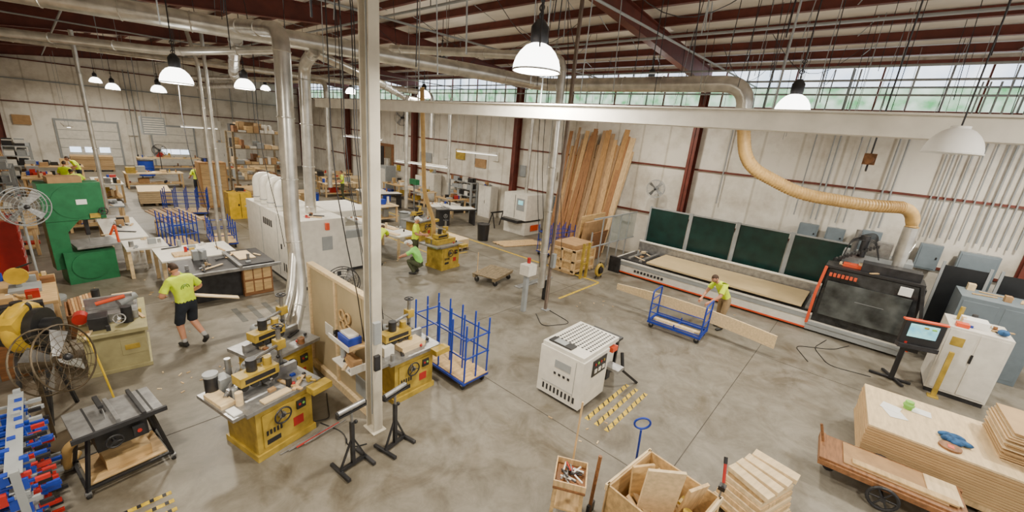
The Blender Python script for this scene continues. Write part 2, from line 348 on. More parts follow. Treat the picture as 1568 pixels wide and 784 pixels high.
for y in [-5.2,-5.0,-4.8,-4.6,-4.3,-4,-3.8,-3.2,-3.05,-2.9,-2.75,-2.6,-2.45,-2.3,-2.1,-1.9,-1.7,-1.5,-1.35,-1.2,-.3,-.1,.6,.8,1.35,1.5,2.0,4.6,13.0,18.5,21,22.5,26,31]:
    g.t([(XR-.12,y,random.choice([2.85,2.9])),(XR-.12,y,random.choice([6.3,7.2,7.6]))],random.choice([.018,.025,.02]),GREY,7)
for x in (4.9,5.2,9.4,11.5,13.2): g.t([(x,YB-.15,.5),(x,YB-.15,6.8)],.03,GREY,6)
for y in (22,26.5,29.5): g.t([(XL+.2,y,.3),(XL+.2,y,7)],.04,GREY,7)
g.done()
for (y,z,w,h) in [(-2.6,1.3,.8,1.35),(-1.6,1.95,.5,.75),(.7,2.1,.5,.6),(1.45,2.1,.55,.6),(-.2,2.1,.5,.7),(-4.3,1.6,.6,1.0),(12.2,1.3,.4,.6)]:
    g=G('breaker_panel_box',bev=.01); g.b(XR-.42,XR-.17,y-w/2,y+w/2,z,z+h,BGREY); g.b(XR-.17,XR-.09,y-.05,y+.05,z,z+h,BGREY); g.b(XR-.435,XR-.42,y-w/2+.04,y+w/2-.04,z+.04,z+h-.04,BGREY); g.b(XR-.45,XR-.435,y-w/2+.06,y-w/2+.1,z+h*.45,z+h*.55,BLACK); g.done()
def fan(name,x,y,z,R,face,stand=True,col=DARKM,depth=.16,wall=False):
    g=G(name,(x,y,0)); d=V(face).normalized(); c=V((0,0,z)); a=d.orthogonal().normalized(); b=d.cross(a)
    for o in (-depth/2,depth/2):
        for k in range(1,7): g.tor(c+d*o*(1 if k>4 else 1.15),R*k/6,.004 if k<6 else .012,col,d,28,4)
        for k in range(16):
            t=2*math.pi*k/16; e=a*math.cos(t)+b*math.sin(t); g.t([c+d*o*1.15,c+d*o+e*R],.003,col,4)
    for k in range(16):
        t=2*math.pi*k/16; e=a*math.cos(t)+b*math.sin(t); g.t([c-d*depth/2+e*R,c+d*depth/2+e*R],.004,col,4)
    for k in range(4):
        t=2*math.pi*k/4; e=a*math.cos(t)+b*math.sin(t); f=d.cross(e)
        g.add([c+e*.05-f*.03+d*.02,c+e*.05+f*.03-d*.02,c+e*R*.9+f*R*.28-d*.04,c+e*R*.92-f*R*.12+d*.04],[(0,1,2,3)],STEEL)
    g.t([c-d*depth*1.4,c-d*.02],.09,col,12); g.sp(c+d*depth*.6,.05,DARKM)
    if stand:
        g.t([c-d*depth,V((-d.x*depth,-d.y*depth,.05))],.025,col,8); g.t([(0,0,0),(0,0,.05)],.3,col,18)
    if wall: g.t([c-d*depth,c-d*.5],.03,col,8)
    return g.done()
fan('wall_fan',16.85,6.9,3.1,.36,(-1,-.2,-.1),False,wall=True,col=GREY)
fan('pedestal_fan',-.45,14.0,2.25,.42,(.5,-1,0),col=GREY)
fan('pedestal_fan',4.3,8.9,1.0,.38,(-.3,-1,0))
fan('drum_fan',-.33,7.6,1.3,.45,(.75,-.55,.25),depth=.26,col=mat('bronze_cage',(.12,.09,.055),.4,.5))
fan('pedestal_fan',5.5,37.6,1.6,.4,(0,-1,0))
fan('wall_fan',16.9,25.5,5.2,.5,(-1,-.6,0),False,wall=True)
# ---------------- machines ----------------
def handwheel(g,c,d,R=.1,m=STEEL):
    c=V(c);d=V(d).normalized(); g.tor(c,R,.013,m,d,20,6); a=d.orthogonal().normalized();b=d.cross(a)
    for k in range(3):
        t=2*math.pi*k/3; g.t([c,c+(a*math.cos(t)+b*math.sin(t))*R],.009,m,5)
    g.t([c-d*.06,c+d*.02],.025,m,8)
def shaper(x,y,rz,col=YEL,ext=True):
    g=G('spindle_shaper',(x,y,0),rz,bev=.008)
    g.b(-.42,.42,-.38,.38,.08,.8,col); g.b(-.45,.45,-.41,.41,0,.1,col); g.b(-.34,.34,-.395,-.38,.16,.7,col)
    g.b(-.55,.55,-.45,.45,.82,.88,STEEL); g.b(-.44,.44,-.4,.4,.79,.82,DARKM)
    if ext: g.b(-.7,-.55,-.4,.5,.83,.88,STEEL); g.b(.3,.62,-.62,-.45,.76,.86,col)
    handwheel(g,(-.08,-.46,.6),(0,-1,0),.12,DARKM); g.t([(-.08,-.4,.6),(-.08,-.46,.6)],.05,STEEL,12)
    g.b(.16,.3,-.42,-.38,.52,.66,DARKM); g.t([(.2,-.43,.6),(.2,-.42,.6)],.02,RED,10); g.t([(.26,-.43,.6),(.26,-.42,.6)],.02,LGREEN,10)
    g.b(.1,.26,-.4,-.393,.25,.4,RED); g.b(-.3,-.1,-.4,-.393,.2,.28,BLACK)
    for k in range(5): g.b(-.3+k*.05,-.27+k*.05,-.4,-.393,.35,.43,DARKM)
    g.b(-.5,-.06,.05,.12,.88,1.02,STEEL); g.b(.06,.5,.05,.12,.88,1.02,STEEL); g.b(-.2,.2,.1,.34,.88,1.06,col); g.t([(0,.3,1.0),(0,.55,1.0)],.08,GREY,14)
    g.t([(0,0,.88),(0,0,1.0)],.03,STEEL,12); g.t([(0,0,.93),(0,0,.97)],.07,STEEL,16)
    for sx in (-.3,.3): g.t([(sx,.2,.88),(sx,.2,1.12)],.012,STEEL,6); g.sp((sx,.2,1.13),.03,BLACK)
    g.t([(.4,.32,.88),(.4,.32,1.55)],.035,STEEL,10); g.b(.33,.47,.25,.39,.88,.95,DARKM); handwheel(g,(.4,.32,1.57),(0,0,1),.08,DARKM)
    g.t([(.5,.32,1.28),(-.25,.1,1.28)],.025,STEEL,8); g.b(.33,.47,.25,.39,1.2,1.35,col)
    g.b(-.42,.12,-.12,.1,1.08,1.22,col); g.t([(-.2,0,1.22),(-.2,0,1.4)],.07,DARKM,14); g.t([(.02,.0,1.2),(.02,0,1.34)],.06,col,12)
    g.b(-.36,.06,-.125,-.12,1.11,1.18,BLACK); g.tor((-.1,.05,1.32),.09,.008,BLACK,(0,.6,1),12,5)
    for k in range(4): g.t([(-.36+k*.14,-.1,1.05),(-.36+k*.14,-.02,1.05)],.055,RUB,12)
    for k in range(3): g.sp((.2+.12*k,-.3+.05*k,.91),.03,(RED,YEL,DARKM)[k])
    return g
g=shaper(1.68,5.95,.22); 
g.b(-.68,-.5,-.1,.35,.88,.94,PALE); g.b(-.3,.1,-.42,-.3,.885,.91,PALE); g.b(-.66,-.55,-.35,-.15,.88,.9,PAPER)
g.t([(-.55,.38,.88),(-.55,.38,1.16)],.085,DARKM,12); g.t([(-.55,.38,1.16),(-.55,.38,1.2)],.095,GREY,12); g.t(elbow([(.1,.6,.88),(.35,.7,.7),(.7,.9,.6)],None,.15),.07,HOSE,10)
g.t([(-.55,.05,.95),(-.2,.35,1.1)],.03,STEEL,8); g.b(-.5,-.35,.25,.45,.88,1.1,GREY); g.t([(-.3,.42,.9),(-.3,.42,1.3)],.04,STEEL,10)
g.t(elbow([(.35,-.3,.1),(.7,-.4,.01),(.9,-.1,.01),(1.1,.2,.01)],None,.1),.01,BLACK,5)
for k in range(4): g.beam((-.2+.1*k,-.5-.04*k,.015+.01*k),(.5+.1*k,-.55-.04*k,.02+.01*k),.02,.015,random.choice((RED,PALE,STEEL)))
g.clutter(-.5,.5,-.4,.0,.88,8,.1)
g.done()
g=shaper(2.2,7.15,.3,ext=False); g.clutter(-.5,.5,-.4,.0,.88,6,.12); g.done()
g=shaper(3.84,5.75,.05); g.t([(-.3,.3,.9),(-.3,.3,1.35)],.09,STEEL,12); g.b(-.2,.3,-.3,.0,.88,.98,PALE); g.b(-.5,-.3,-.2,.2,.88,1.05,WHITE); g.clutter(-.5,.5,-.4,.3,.88,8,.15); g.done()
g=G('partition_screen',bev=.005); g.b(2.98,3.02,5.25,7.5,.15,2.1,mat('partition_ply',(.48,.39,.24),.6,var=.08,scale=2)); 
for y in (5.25,6.4,7.44): g.b(2.94,2.98,y,y+.06,0.15,2.08,PALE)
g.b(2.94,3.06,5.25,7.5,2.08,2.14,PALE); g.b(2.92,3.08,5.25,7.5,.0,.15,PALE)
g.b(2.96,2.98,5.45,5.8,.25,.6,GREY); g.b(2.965,2.98,6.6,6.9,.9,1.15,WHITE)
g.done()
g=G('wall_shelf_with_parts',bev=.004)
g.b(2.62,2.93,5.3,5.95,1.35,1.38,PLY); g.b(2.62,2.93,5.3,5.9,.95,.98,WHITE); g.b(2.6,2.62,5.3,5.95,1.35,1.43,WHITE); g.b(2.62,2.93,5.28,5.3,.95,1.08,WHITE)
g.b(2.66,2.88,5.4,5.75,1.38,1.5,BLUE); g.b(2.69,2.85,5.43,5.72,1.5,1.54,WHITE); g.b(2.7,2.85,5.35,5.6,.98,1.12,CARD); g.clutter(2.66,2.88,5.35,5.85,.98,10,.1); g.clutter(2.66,2.88,5.75,5.9,1.38,3,.08)
g.done()
g=G('wooden_scroll_ornament'); 
for k,(dy,dz) in enumerate([(0,0),(.2,.0),(0,.2),(.2,.2)]): g.tor((2.955,6.0+dy,1.55+dz-.2),.085,.018,PLY,(1,0,0),18,6)
g.done()
def lumber_cart(name,x,y,rz,L=1.6,W=.6,h=1.37,n=5,board=True):
    g=G(name,(x,y,0),rz)
    for sx in (-1,1): g.beam((sx*W/2,-L/2,.17),(sx*W/2,L/2,.17),.05,.05,BLUE)
    for k in range(n):
        yy=-L/2+.03+k*(L-.06)/(n-1); g.beam((-W/2,yy,.17),(W/2,yy,.17),.04,.05,BLUE)
        for sx in (-1,0,1) if n>4 else (-1,1):
            g.t([(sx*W/2*.97,yy,.17),(sx*W/2*.97,yy,h)],.018,BLUE,8)
    for z in (h*.5,h*.78): 
        for sx in (-1,1): g.beam((sx*W/2*.97,-L/2,z),(sx*W/2*.97,L/2,z),.02,.025,BLUE)
        for k in (0,n-1):
            yy=-L/2+.03+k*(L-.06)/(n-1); g.beam((-W/2,yy,z),(W/2,yy,z),.02,.025,BLUE)
    if board: g.b(-W/2,W/2,-L/2,L/2,.2,.22,PLY)
    for sx in (-1,1):
        for sy in (-1,1): g.caster(sx*W*.42,sy*L*.43,.065)
    return g
lumber_cart('blue_lumber_cart',4.88,5.6,.0).done()
for x,y,rz in ((2.25,4.55,.1),(2.9,4.5,.2)):
    g=G('roller_stand',(x,y,0),rz)
    for sx in (-1,1): g.beam((sx*.2,-.22,.03),(sx*.2,.22,.03),.045,.045,DARKM)
    g.beam((-.2,0,.05),(.2,0,.05),.045,.045,DARKM); g.beam((0,0,.05),(0,0,.75),.05,.05,DARKM); g.t([(0,0,.5),(0,0,.95)],.018,STEEL,8)
    g.beam((-.2,0,.05),(0,0,.5),.03,.02,DARKM); g.beam((.2,0,.05),(0,0,.5),.03,.02,DARKM)
    g.sp((.06,0,.72),.03,BLACK); g.beam((-.22,0,.93),(.22,0,.93),.06,.03,DARKM); g.t([(-.2,0,.985),(.2,0,.985)],.035,STEEL,14)
    for sx in (-.21,.21): g.b(sx-.01,sx+.01,-.03,.03,.93,1.0,DARKM)
    g.done()
g=G('edge_sanding_machine',(0,0,0),0,bev=.012)
g.b(5.7,6.6,3.0,3.95,.06,1.02,WHITE); g.b(6.6,7.15,3.15,3.85,.45,.95,WHITE); g.b(5.75,6.55,3.05,3.9,0,.06,DARKM)
g.b(5.72,7.0,3.03,3.93,1.02,1.1,WHITE)
for i in range(13):
    for j in range(9): g.t([(6.05+i*.072,3.1+j*.09,1.1),(6.05+i*.072,3.1+j*.09,1.103)],.026,BLACK,8)
g.b(5.78,5.98,3.35,3.85,1.1,1.13,BLACK); g.b(5.8,5.96,3.5,3.75,1.13,1.134,GREY)
g.b(6.02,6.5,2.985,3.0,.62,.95,BLACK)
for k,(mm) in enumerate((RED,LGREEN,RED,YEL)): g.t([(6.1+k*.1,2.975,.86),(6.1+k*.1,2.985,.86)],.025,mm,10)
for k in range(3): g.b(6.08+k*.14,6.17+k*.14,2.975,2.985,.68,.76,WHITE)
for k in range(9): g.b(5.692,5.7,3.1+k*.085,3.14+k*.085,.15,.27,DARKM)
g.b(5.69,5.7,3.15,3.85,.32,.325,GREY); g.b(5.69,5.7,3.15,3.155,.1,.98,GREY)
g.b(5.692,5.7,3.25,3.6,.7,.85,GREY)
for k in range(4): g.b(5.688,5.693,3.25+k*.1,3.3+k*.1,.55,.6,DARKM)
g.b(6.7,6.95,2.8,3.1,.5,.56,STEEL); g.b(7.1,7.25,3.2,3.8,0,.5,DARKM); g.b(6.75,6.95,3.0,3.1,.85,.95,ORANGE)
g.b(7.0,7.6,3.2,3.9,.78,.83,DARKM); g.b(7.5,7.56,3.25,3.85,0,.78,DARKM)
g.beam((7.15,2.9,.35),(7.5,2.7,.02),.05,.05,BLACK); g.beam((7.15,2.9,.35),(7.2,3.0,.7),.05,.05,BLACK)
g.done()
g=G('control_kiosk',bev=.008); g.b(8.3,8.42,6.5,6.62,0,1.2,GREY); g.b(8.2,8.55,6.38,6.7,1.1,1.4,WHITE); g.b(8.15,9.7,6.6,6.8,.7,.74,STEEL); g.b(9.5,9.6,6.6,6.8,0,.7,DARKM); g.t([(8.45,6.6,1.4),(8.45,6.6,1.55)],.05,RED,12); g.done()
g=G('wooden_dolly',(9.45,8.85,0),.25,bev=.006)
for k in range(7): g.b(-.6+k*.175,-.44+k*.175,-.45,.45,.27,.31,OLDW)
g.b(-.62,.62,-.42,-.32,.19,.27,OLDW); g.b(-.62,.62,.32,.42,.19,.27,OLDW)
for sx in (-1,1):
    for sy in (-1,1): g.caster(sx*.45,sy*.35,.085)
g.t([(-.45,.35,.3),(-.45,.35,1.0)],.015,PINE,6); g.done()
# CNC
g=G('cnc_router',bev=.012)
g.b(14.15,16.1,-1.6,7.0,0.06,.5,WHITE); g.b(14.13,14.16,.5,7.0,.06,.11,ORANGE); g.b(14.12,14.15,.5,6.9,.36,.5,GREY); g.b(14.1,14.16,.5,7.0,.5,.56,WHITE)
g.b(14.3,16.0,.3,6.8,.5,.58,DARKM); g.b(14.05,14.2,6.6,7.05,0,.6,DARKM); g.b(14.3,16,-1.5,6.9,0,.06,DARKM)
for k in range(14): g.b(14.35,15.95,.6+k*.44,.72+k*.44,.58,.655,STEEL)
for k in range(9): g.b(14.11,14.12,4.9+k*.13,4.98+k*.13,.2,.3,DARKM)
g.b(15.98,16.12,.3,6.8,.5,.95,STEEL); g.t([(16.0,.3,1.0),(16.0,6.8,1.0)],.05,WHITE,8)
g.clutter(14.4,15.6,6.0,6.7,.66,8,.2)
g.b(14.2,16.3,-1.55,.5,.2,1.9,DARKM); g.b(14.1,14.2,-1.6,.58,.06,.3,GREY)
g.poly([(14.2,-1.5,.35),(14.2,.5,.35),(14.12,.5,1.2),(14.2,.45,1.95),(14.2,-1.4,1.95),(14.12,-1.5,1.2)],(-.06,0,0),GLASSD)
g.b(14.03,14.07,-1.35,.4,.62,1.62,mat('gantry_window',(.09,.1,.1),.08,var=.4,scale=2)); g.b(14.02,14.03,-.9,-.3,1.2,1.21,GREY)
fr=[(14.1,.58,.25),(14.06,.58,1.2),(14.12,.52,2.0),(14.12,-1.45,2.0),(14.06,-1.62,1.2),(14.1,-1.6,.25)]
for i in range(6):
    a,b=fr[i],fr[(i+1)%6]; g.beam(a,b,.05,.07,(ORANGE,ORANGE,BLACK,DARKM,ORANGE,GREY)[i])
g.b(14.0,14.04,-1.3,-1.05,1.68,1.9,PAPER); g.b(14.1,14.9,-1.5,.55,1.97,2.03,BLACK)
for k in range(7): g.b(14.0,14.03,.35-k*.09,.41-k*.09,1.76,1.86,ORANGE)
g.b(14.9,15.8,-1.2,.3,1.95,2.35,GREY); g.b(15.1,15.5,-.7,-.2,2.3,2.75,STEEL); g.t([(15.0,-.9,2.2),(15.0,-.9,3.3)],.16,GALV,16)
g.t([(14.9,-.1,2.3),(14.9,-.1,2.9)],.09,DARKM,12); g.t([(15.2,.1,2.3),(15.2,.1,3.0)],.07,STEEL,12)
for k in range(7):
    x0=14.7+k*.1; g.t(elbow([(x0,.3,2.0),(x0,.2,2.75),(x0+.2,-.3,2.8+.03*k),(x0+.2,-.5,2.3)],None,.2),.014,BLACK,6)
for k in range(12): g.b(14.6,14.85,.35-k*.07,.41-k*.07,2.1+.05*k,2.18+.05*k,BLACK)
g.b(14.3,14.8,-1.4,-.2,2.03,2.25,DARKM); g.b(14.4,14.7,-.2,.2,2.03,2.12,ORANGE); g.clutter(14.3,15.8,-1.4,.3,2.03,18,.3)
for k in range(4): g.tor((15.3,-1.0,2.5+.02*k),.3+.03*k,.02,GALV,(0,1,.3),18,6)
g.done()
G('particle_board_sheet',(15.05,3.3,0),0).b(-.95,.85,-2.5,2.3,.66,.72,mat('board_sheet',(.6,.46,.25),.6,var=.05,scale=2)).done()
g=G('safety_screen_fence')
for k in range(4):
    y0=6.75-k*1.68; g.b(16.42,16.44,y0-1.55,y0-.03,.7,2.35,SCRG)
    for yy in (y0,y0-1.62): g.b(16.38,16.46,yy-.03,yy+.03,0,2.42,GREY)
    g.b(16.4,16.46,y0-1.6,y0,2.35,2.4,GREY); g.b(16.4,16.46,y0-1.6,y0,.65,.7,GREY)
for k in range(5):
    x=12.9+k*.7; g.b(x-.02,x+.02,7.28,7.32,0,2.1 if k else 1.6,GREY)
g.b(12.9,16.4,7.28,7.32,2.05,2.1,GREY); g.b(12.9,16.4,7.28,7.32,1.0,1.04,GREY)
for k in range(3):
    x=14.3+k*.7; g.b(x+.04,x+.66,7.29,7.31,1.05,2.05,mat('clear_guard',(.35,.42,.4),.1,alpha=.35))
for x in (12.2,12.55): g.b(x-.04,x+.04,7.1,7.18,0,1.3,YEL)
g.b(12.2,12.55,7.12,7.16,1.1,1.18,YEL); g.b(12.2,12.55,7.12,7.16,.5,.56,YEL)
g.done()
g=G('safety_screen_panel'); 
for y0 in (-1.9,-3.0): g.b(16.42,16.44,y0-.9,y0,.5,2.3,mat('black_curtain',(.01,.012,.015),.4)); g.b(16.38,16.46,y0-.03,y0+.03,0,2.4,GREY); g.b(16.38,16.46,y0-.93,y0-.87,0,2.4,GREY)
g.done()
g=G('control_console',bev=.008)
g.beam((12.2,-1.55,.04),(12.9,-1.2,.04),.06,.05,BLACK); g.beam((12.5,-1.7,.04),(12.5,-.95,.04),.06,.05,BLACK); g.t([(12.45,-1.35,.05),(12.45,-1.35,1.15)],.05,BLACK,10)
R=(0,.0,.35)
g.b(12.1,12.2,-1.85,-1.15,1.1,1.62,BLACK,R); g.b(12.085,12.1,-1.76,-1.26,1.27,1.57,SCREEN,(0,0,.35)); g.b(12.03,12.2,-1.85,-1.15,1.0,1.1,DARKM,R); g.b(12.09,12.2,-1.88,-1.12,1.62,1.66,ORANGE,R)
for k in range(4): g.b(12.06,12.085,-1.7+k*.12,-1.62+k*.12,1.5,1.54,(LGREEN,YEL,BLUE,WHITE)[k],(0,0,.35))
g.t([(12.04,-1.3,1.1),(12.04,-1.3,1.14)],.03,RED,10); g.b(12.4,12.55,-1.6,-1.3,.8,1.1,BLACK); g.done()
g=G('electrical_cabinet',(-.1,.1,0),bev=.012)
g.b(12.6,13.7,-2.95,-2.0,.1,1.6,WHITE); g.b(12.62,13.68,-2.93,-2.02,0,.1,DARKM); g.b(12.585,12.6,-2.45,-2.03,.15,1.55,WHITE); g.b(12.585,12.6,-2.9,-2.49,.15,1.55,WHITE)
g.b(12.57,12.585,-2.5,-2.46,.9,1.1,BLACK); g.b(12.58,12.586,-2.3,-2.1,1.2,1.4,YEL); g.b(12.8,13.6,-2.0,-1.99,.9,1.3,GREY)
g.b(12.9,13.3,-2.6,-2.2,1.6,1.75,PAPER); g.sp((12.85,-2.8,1.67),.09,CLOTH,(1.3,1,.7)); g.b(12.7,12.9,-2.3,-2.1,1.6,1.68,ORANGE); g.t([(13.4,-2.2,1.6),(13.4,-2.2,1.9)],.04,YEL,10); g.clutter(12.7,13.6,-2.85,-2.1,1.6,10,.18)
g.done()
g=G('yellow_bollard_post'); g.b(12.25,12.33,-2.1,-2.02,0,1.1,YEL); g.b(12.2,12.38,-2.15,-1.97,0,.02,YEL); g.done()
g=G('electrical_cabinet',bev=.01); g.b(14.6,15.8,-3.6,-2.2,0,1.9,BGREY); g.b(14.59,14.6,-2.85,-2.25,.1,1.8,BGREY); g.b(14.59,14.6,-3.55,-2.95,.1,1.8,BGREY); g.clutter(14.8,15.6,-3.4,-2.4,1.9,5,.25); g.done()
g=lumber_cart('blue_panel_cart',10.75,3.1,0.05,L=1.4,W=.7,h=.3,n=3,board=False)
for yy in (-.68,.68):
    P=elbow([(-.33,yy,.2),(-.33,yy,1.05),(.33,yy,1.05),(.33,yy,.2)],None,.1); g.t(P,.022,BLUE,8)
    for z in (.5,.8): g.t([(-.33,yy,z),(.33,yy,z)],.015,BLUE,6)
for z in (.45,.7): g.t([(-.33,-.68,z),(-.33,.68,z)],.015,BLUE,6)
g.beam((-.28,-.5,.23),(-.28,.5,.23),.08,.04,PALE); g.beam((-.1,-.6,.22),(-.1,.6,.22),.15,.04,PALE)
g.done()
g=G('long_wood_beam_panel',(11.16,3.0,0))
n=16; top=[];bot=[]
for k in range(n+1):
    t=k/n; y=-2.1+4.3*t; zt=.62+.13*math.sin(math.pi*t*.95); h=.34-.16*max(0,t-.55)/.45
    top.append((0,y,zt)); bot.append((0,y,zt-h))
g.poly(top+bot[::-1],(.05,0,0),PALE); g.done()
g=G('panel_saw_enclosure',bev=.015)
g.b(4.2,5.6,11.3,15.2,.1,2.0,WHITE); g.b(5.6,7.0,12.2,15.0,.1,1.1,WHITE); g.b(4.22,5.58,11.32,15.18,0,.1,DARKM); g.b(5.6,6.98,12.22,14.98,0,.1,DARKM)
for y in (12.6,13.9): g.b(4.19,4.2,y-.01,y+.01,.15,1.95,GREY)
g.b(4.19,4.2,11.5,12.4,.3,1.8,WHITE); g.b(4.17,4.19,12.3,12.36,1.0,1.15,BLACK); g.b(4.9,5.2,11.29,11.3,1.1,1.5,GREY)
for k in range(5): g.b(4.185,4.2,11.6+k*.15,11.68+k*.15,.35,.6,DARKM); g.b(4.185,4.2,13.0+k*.15,13.08+k*.15,1.5,1.7,DARKM)
g.b(5.8,6.9,12.3,14.0,1.35,1.45,WHITE); g.b(5.7,7.0,12.2,14.1,1.1,1.35,GREY); g.b(5.75,7.1,12.4,14.3,1.75,1.95,WHITE); g.b(6.3,6.5,13,13.3,1.4,1.8,WHITE)
for k in range(6): g.b(4.3+k*.2,4.42+k*.2,11.29,11.3,.25,.4,DARKM)
g.b(5.0,5.1,11.22,11.3,1.7,1.9,ORANGE); g.clutter(4.4,5.4,11.5,12.0,2.0,5,.2)
g.done()
for k in range(4):
    y=12.9+k*.6; g=G('white_gooseneck_pipe'); g.t(elbow([(4.4,y,2.01),(4.4,y,2.8),(4.85,y+.1,2.8),(4.85,y+.1,2.01)],None,.22),.11,WHITE,14); g.tor((4.4,y,2.15),.115,.015,GREY); g.done()
g=G('sliding_table_saw',bev=.008)
g.b(1.7,3.0,11.7,13.0,.79,.85,DARKM); g.b(3.0,3.8,11.8,13.3,.8,.86,DARKM); g.b(1.6,3.3,13.1,14.5,.8,.85,WHITE); g.b(2.0,3.0,11.9,12.8,0,.79,DARKM)
g.b(3.0,3.7,11.75,12.2,.0,.8,BROWN); 
for k in range(3): g.b(3.03+k*.22,3.22+k*.22,11.74,11.75,.45,.75,PLY); g.b(3.03+k*.22,3.22+k*.22,11.74,11.75,.1,.4,PLY)
for x,y in ((1.65,13.2),(3.2,13.2),(1.65,14.4),(3.2,14.4),(1.75,11.8),(3.72,13.2)): g.b(x-.04,x+.04,y-.04,y+.04,0,.8,PALE)
g.b(1.6,3.9,11.6,11.68,.78,.86,STEEL); g.b(2.9,2.98,11.6,13.1,.85,.93,STEEL); g.poly([(2.35,12.5,.85),(2.35,12.15,.85),(2.35,12.2,1.0),(2.35,12.4,1.02)],(.01,0,0),STEEL)
g.b(2.2,2.5,12.8,13.0,.85,1.1,GREY); g.t([(2.35,12.9,1.1),(2.35,12.4,1.15)],.03,GREY,8)
g.b(1.9,2.3,13.3,13.7,.85,.9,PINE); g.clutter(1.8,3.6,11.8,12.9,.86,10,.15); g.clutter(1.7,3.2,13.2,14.4,.85,8,.25)
g.b(3.1,3.5,12.3,13.1,.86,.88,PALE)
g.done()
G('handheld_board',(0,0,0)).beam((1.55,9.97,1.0),(2.4,9.9,.76),.16,.02,PALE).done()
g=G('belt_sander_machine',(.4,9.95,0),-.1,bev=.01)
g.b(-.4,.4,-.6,.75,.05,.75,BEIGE); g.b(-.43,.43,-.63,.78,0,.07,BEIGE); g.b(-.45,.45,-.7,.9,.75,.82,BEIGE); g.b(.05,.4,-.61,-.6,.3,.6,BEIGE); g.b(.1,.3,-.62,-.61,.4,.5,YEL)
g.b(-.35,.35,-.2,.7,.82,.98,STEEL); g.b(-.3,-.05,-.5,-.2,.82,1.05,DARKM); g.t([(.2,-.3,.82),(.2,-.3,1.12)],.08,DARKM,12); g.t([(.1,.1,1.05),(.35,.25,1.12)],.07,GREY,12)
g.t([(-.2,.5,.98),(-.2,.5,1.25)],.06,DARKM,12); g.b(0,.3,.35,.6,.98,1.08,PALE); g.t([(-.2,.1,1.1),(.2,.1,1.18)],.035,ORANGE,10); g.t([(-.4,-.3,1.0),(-.4,-.1,1.0)],.1,RED,12); g.b(-.35,.3,.15,.2,.98,1.2,STEEL); handwheel(g,(.1,-.55,1.0),(0,-1,.5),.08); g.clutter(-.4,.4,-.6,.8,.82,14,.14)
g.done()
g=G('router_table_machine',(-.72,10.6,0),0,bev=.01); g.b(-.35,.35,-.5,.5,.0,.8,BROWN); g.b(-.38,.4,-.6,.6,.8,.86,STEEL); g.t([(0,0,.86),(0,0,1.2)],.08,DARKM,12); g.b(-.3,.3,.1,.25,.86,1.1,DARKM); g.clutter(-.3,.35,-.5,.5,.86,12,.2); g.done()
BY=mat('blower_yellow',(.65,.42,.03),.45)
g=G('yellow_drum_blower',(-.55,8.5,0),-.5); g.t([(-.2,0,1.5),(.2,0,1.5)],[.27,.27],BLACK,22); g.tor((.0,0,1.5),.27,.1,BY,(1,0,0),24,10); g.t([(.18,0,1.5),(.34,0,1.5)],.12,BLACK,14); g.beam((0,.0,1.75),(0,-.35,1.62),.2,.18,BY); g.tor((0,0,1.8),.1,.02,BLACK,(0,1,0),14,6,0,3.14)
for sx in (-.16,.16):
    g.beam((sx,-.3,0),(sx,0,1.25),.04,.04,DARKM); g.beam((sx,.3,0),(sx,0,1.25),.04,.04,DARKM)
g.b(-.2,.2,-.1,.1,1.15,1.2,DARKM); g.done()
g=G('yellow_extension_cable'); g.t(elbow([(.0,8.75,1.1),(.05,8.5,.9),(.1,8.3,.5),(.15,8.2,.02),(.25,7.6,.02),(.1,7.1,.02)],None,.12),.014,mat('cable_yellow',(.8,.55,.02),.5),6); g.done()
g=G('portable_table_saw',(.08,6.6,0),.12,bev=.006)
g.b(-.42,.42,-.32,.34,.8,.85,STEEL); g.b(-.4,.1,-.3,.3,.797,.8,BLACK); g.b(-.25,.25,-.25,.3,.5,.79,BLACK); g.b(-.45,.45,-.36,-.32,.8,.86,DARKM); g.b(-.04,0,-.3,.32,.85,.9,STEEL); g.b(.2,.24,-.36,.36,.85,.9,DARKM)
g.b(-.25,-.23,-.32,.34,.85,.855,BLACK); g.b(.3,.32,-.32,.34,.85,.855,BLACK)
g.poly([(-.1,-.1,.85),(-.1,.15,.85),(-.1,.1,.95),(-.1,-.05,.93)],(.005,0,0),STEEL); g.b(-.13,-.08,.0,.3,.95,.99,BLACK)
for sx in (-1,1):
    for sy in (-1,1): g.beam((sx*.3,sy*.25,.78),(sx*.42,sy*.34,.08),.035,.035,BLACK); g.caster(sx*.42,sy*.34,.04)
for sy in (-1,1): g.beam((-.42,sy*.34,.12),(.42,sy*.34,.12),.03,.03,BLACK)
for sx in (-1,1): g.beam((sx*.42,-.34,.12),(sx*.42,.34,.12),.03,.03,BLACK)
g.b(-.38,.38,-.3,.3,.13,.15,PLY); g.b(-.2,.25,-.2,.2,.15,.3,PLY); handwheel(g,(-.1,-.38,.66),(0,-1,0),.08,BLACK); g.b(.08,.2,-.37,-.33,.6,.74,BLACK); g.t([(.14,-.38,.67),(.14,-.37,.67)],.025,RED,8)
g.t(elbow([(-.25,.1,.6),(-.45,.1,.55),(-.5,.3,.1),(-.35,.6,.06)],None,.12),.05,HOSE,10); g.done()
g=G('clamp_rack',(-.12,0,0)); 
for x in (-1.2,-.55):
    for y in (5.4,6.55,7.1): g.b(x-.03,x+.03,y-.03,y+.03,0,1.25,GREY)
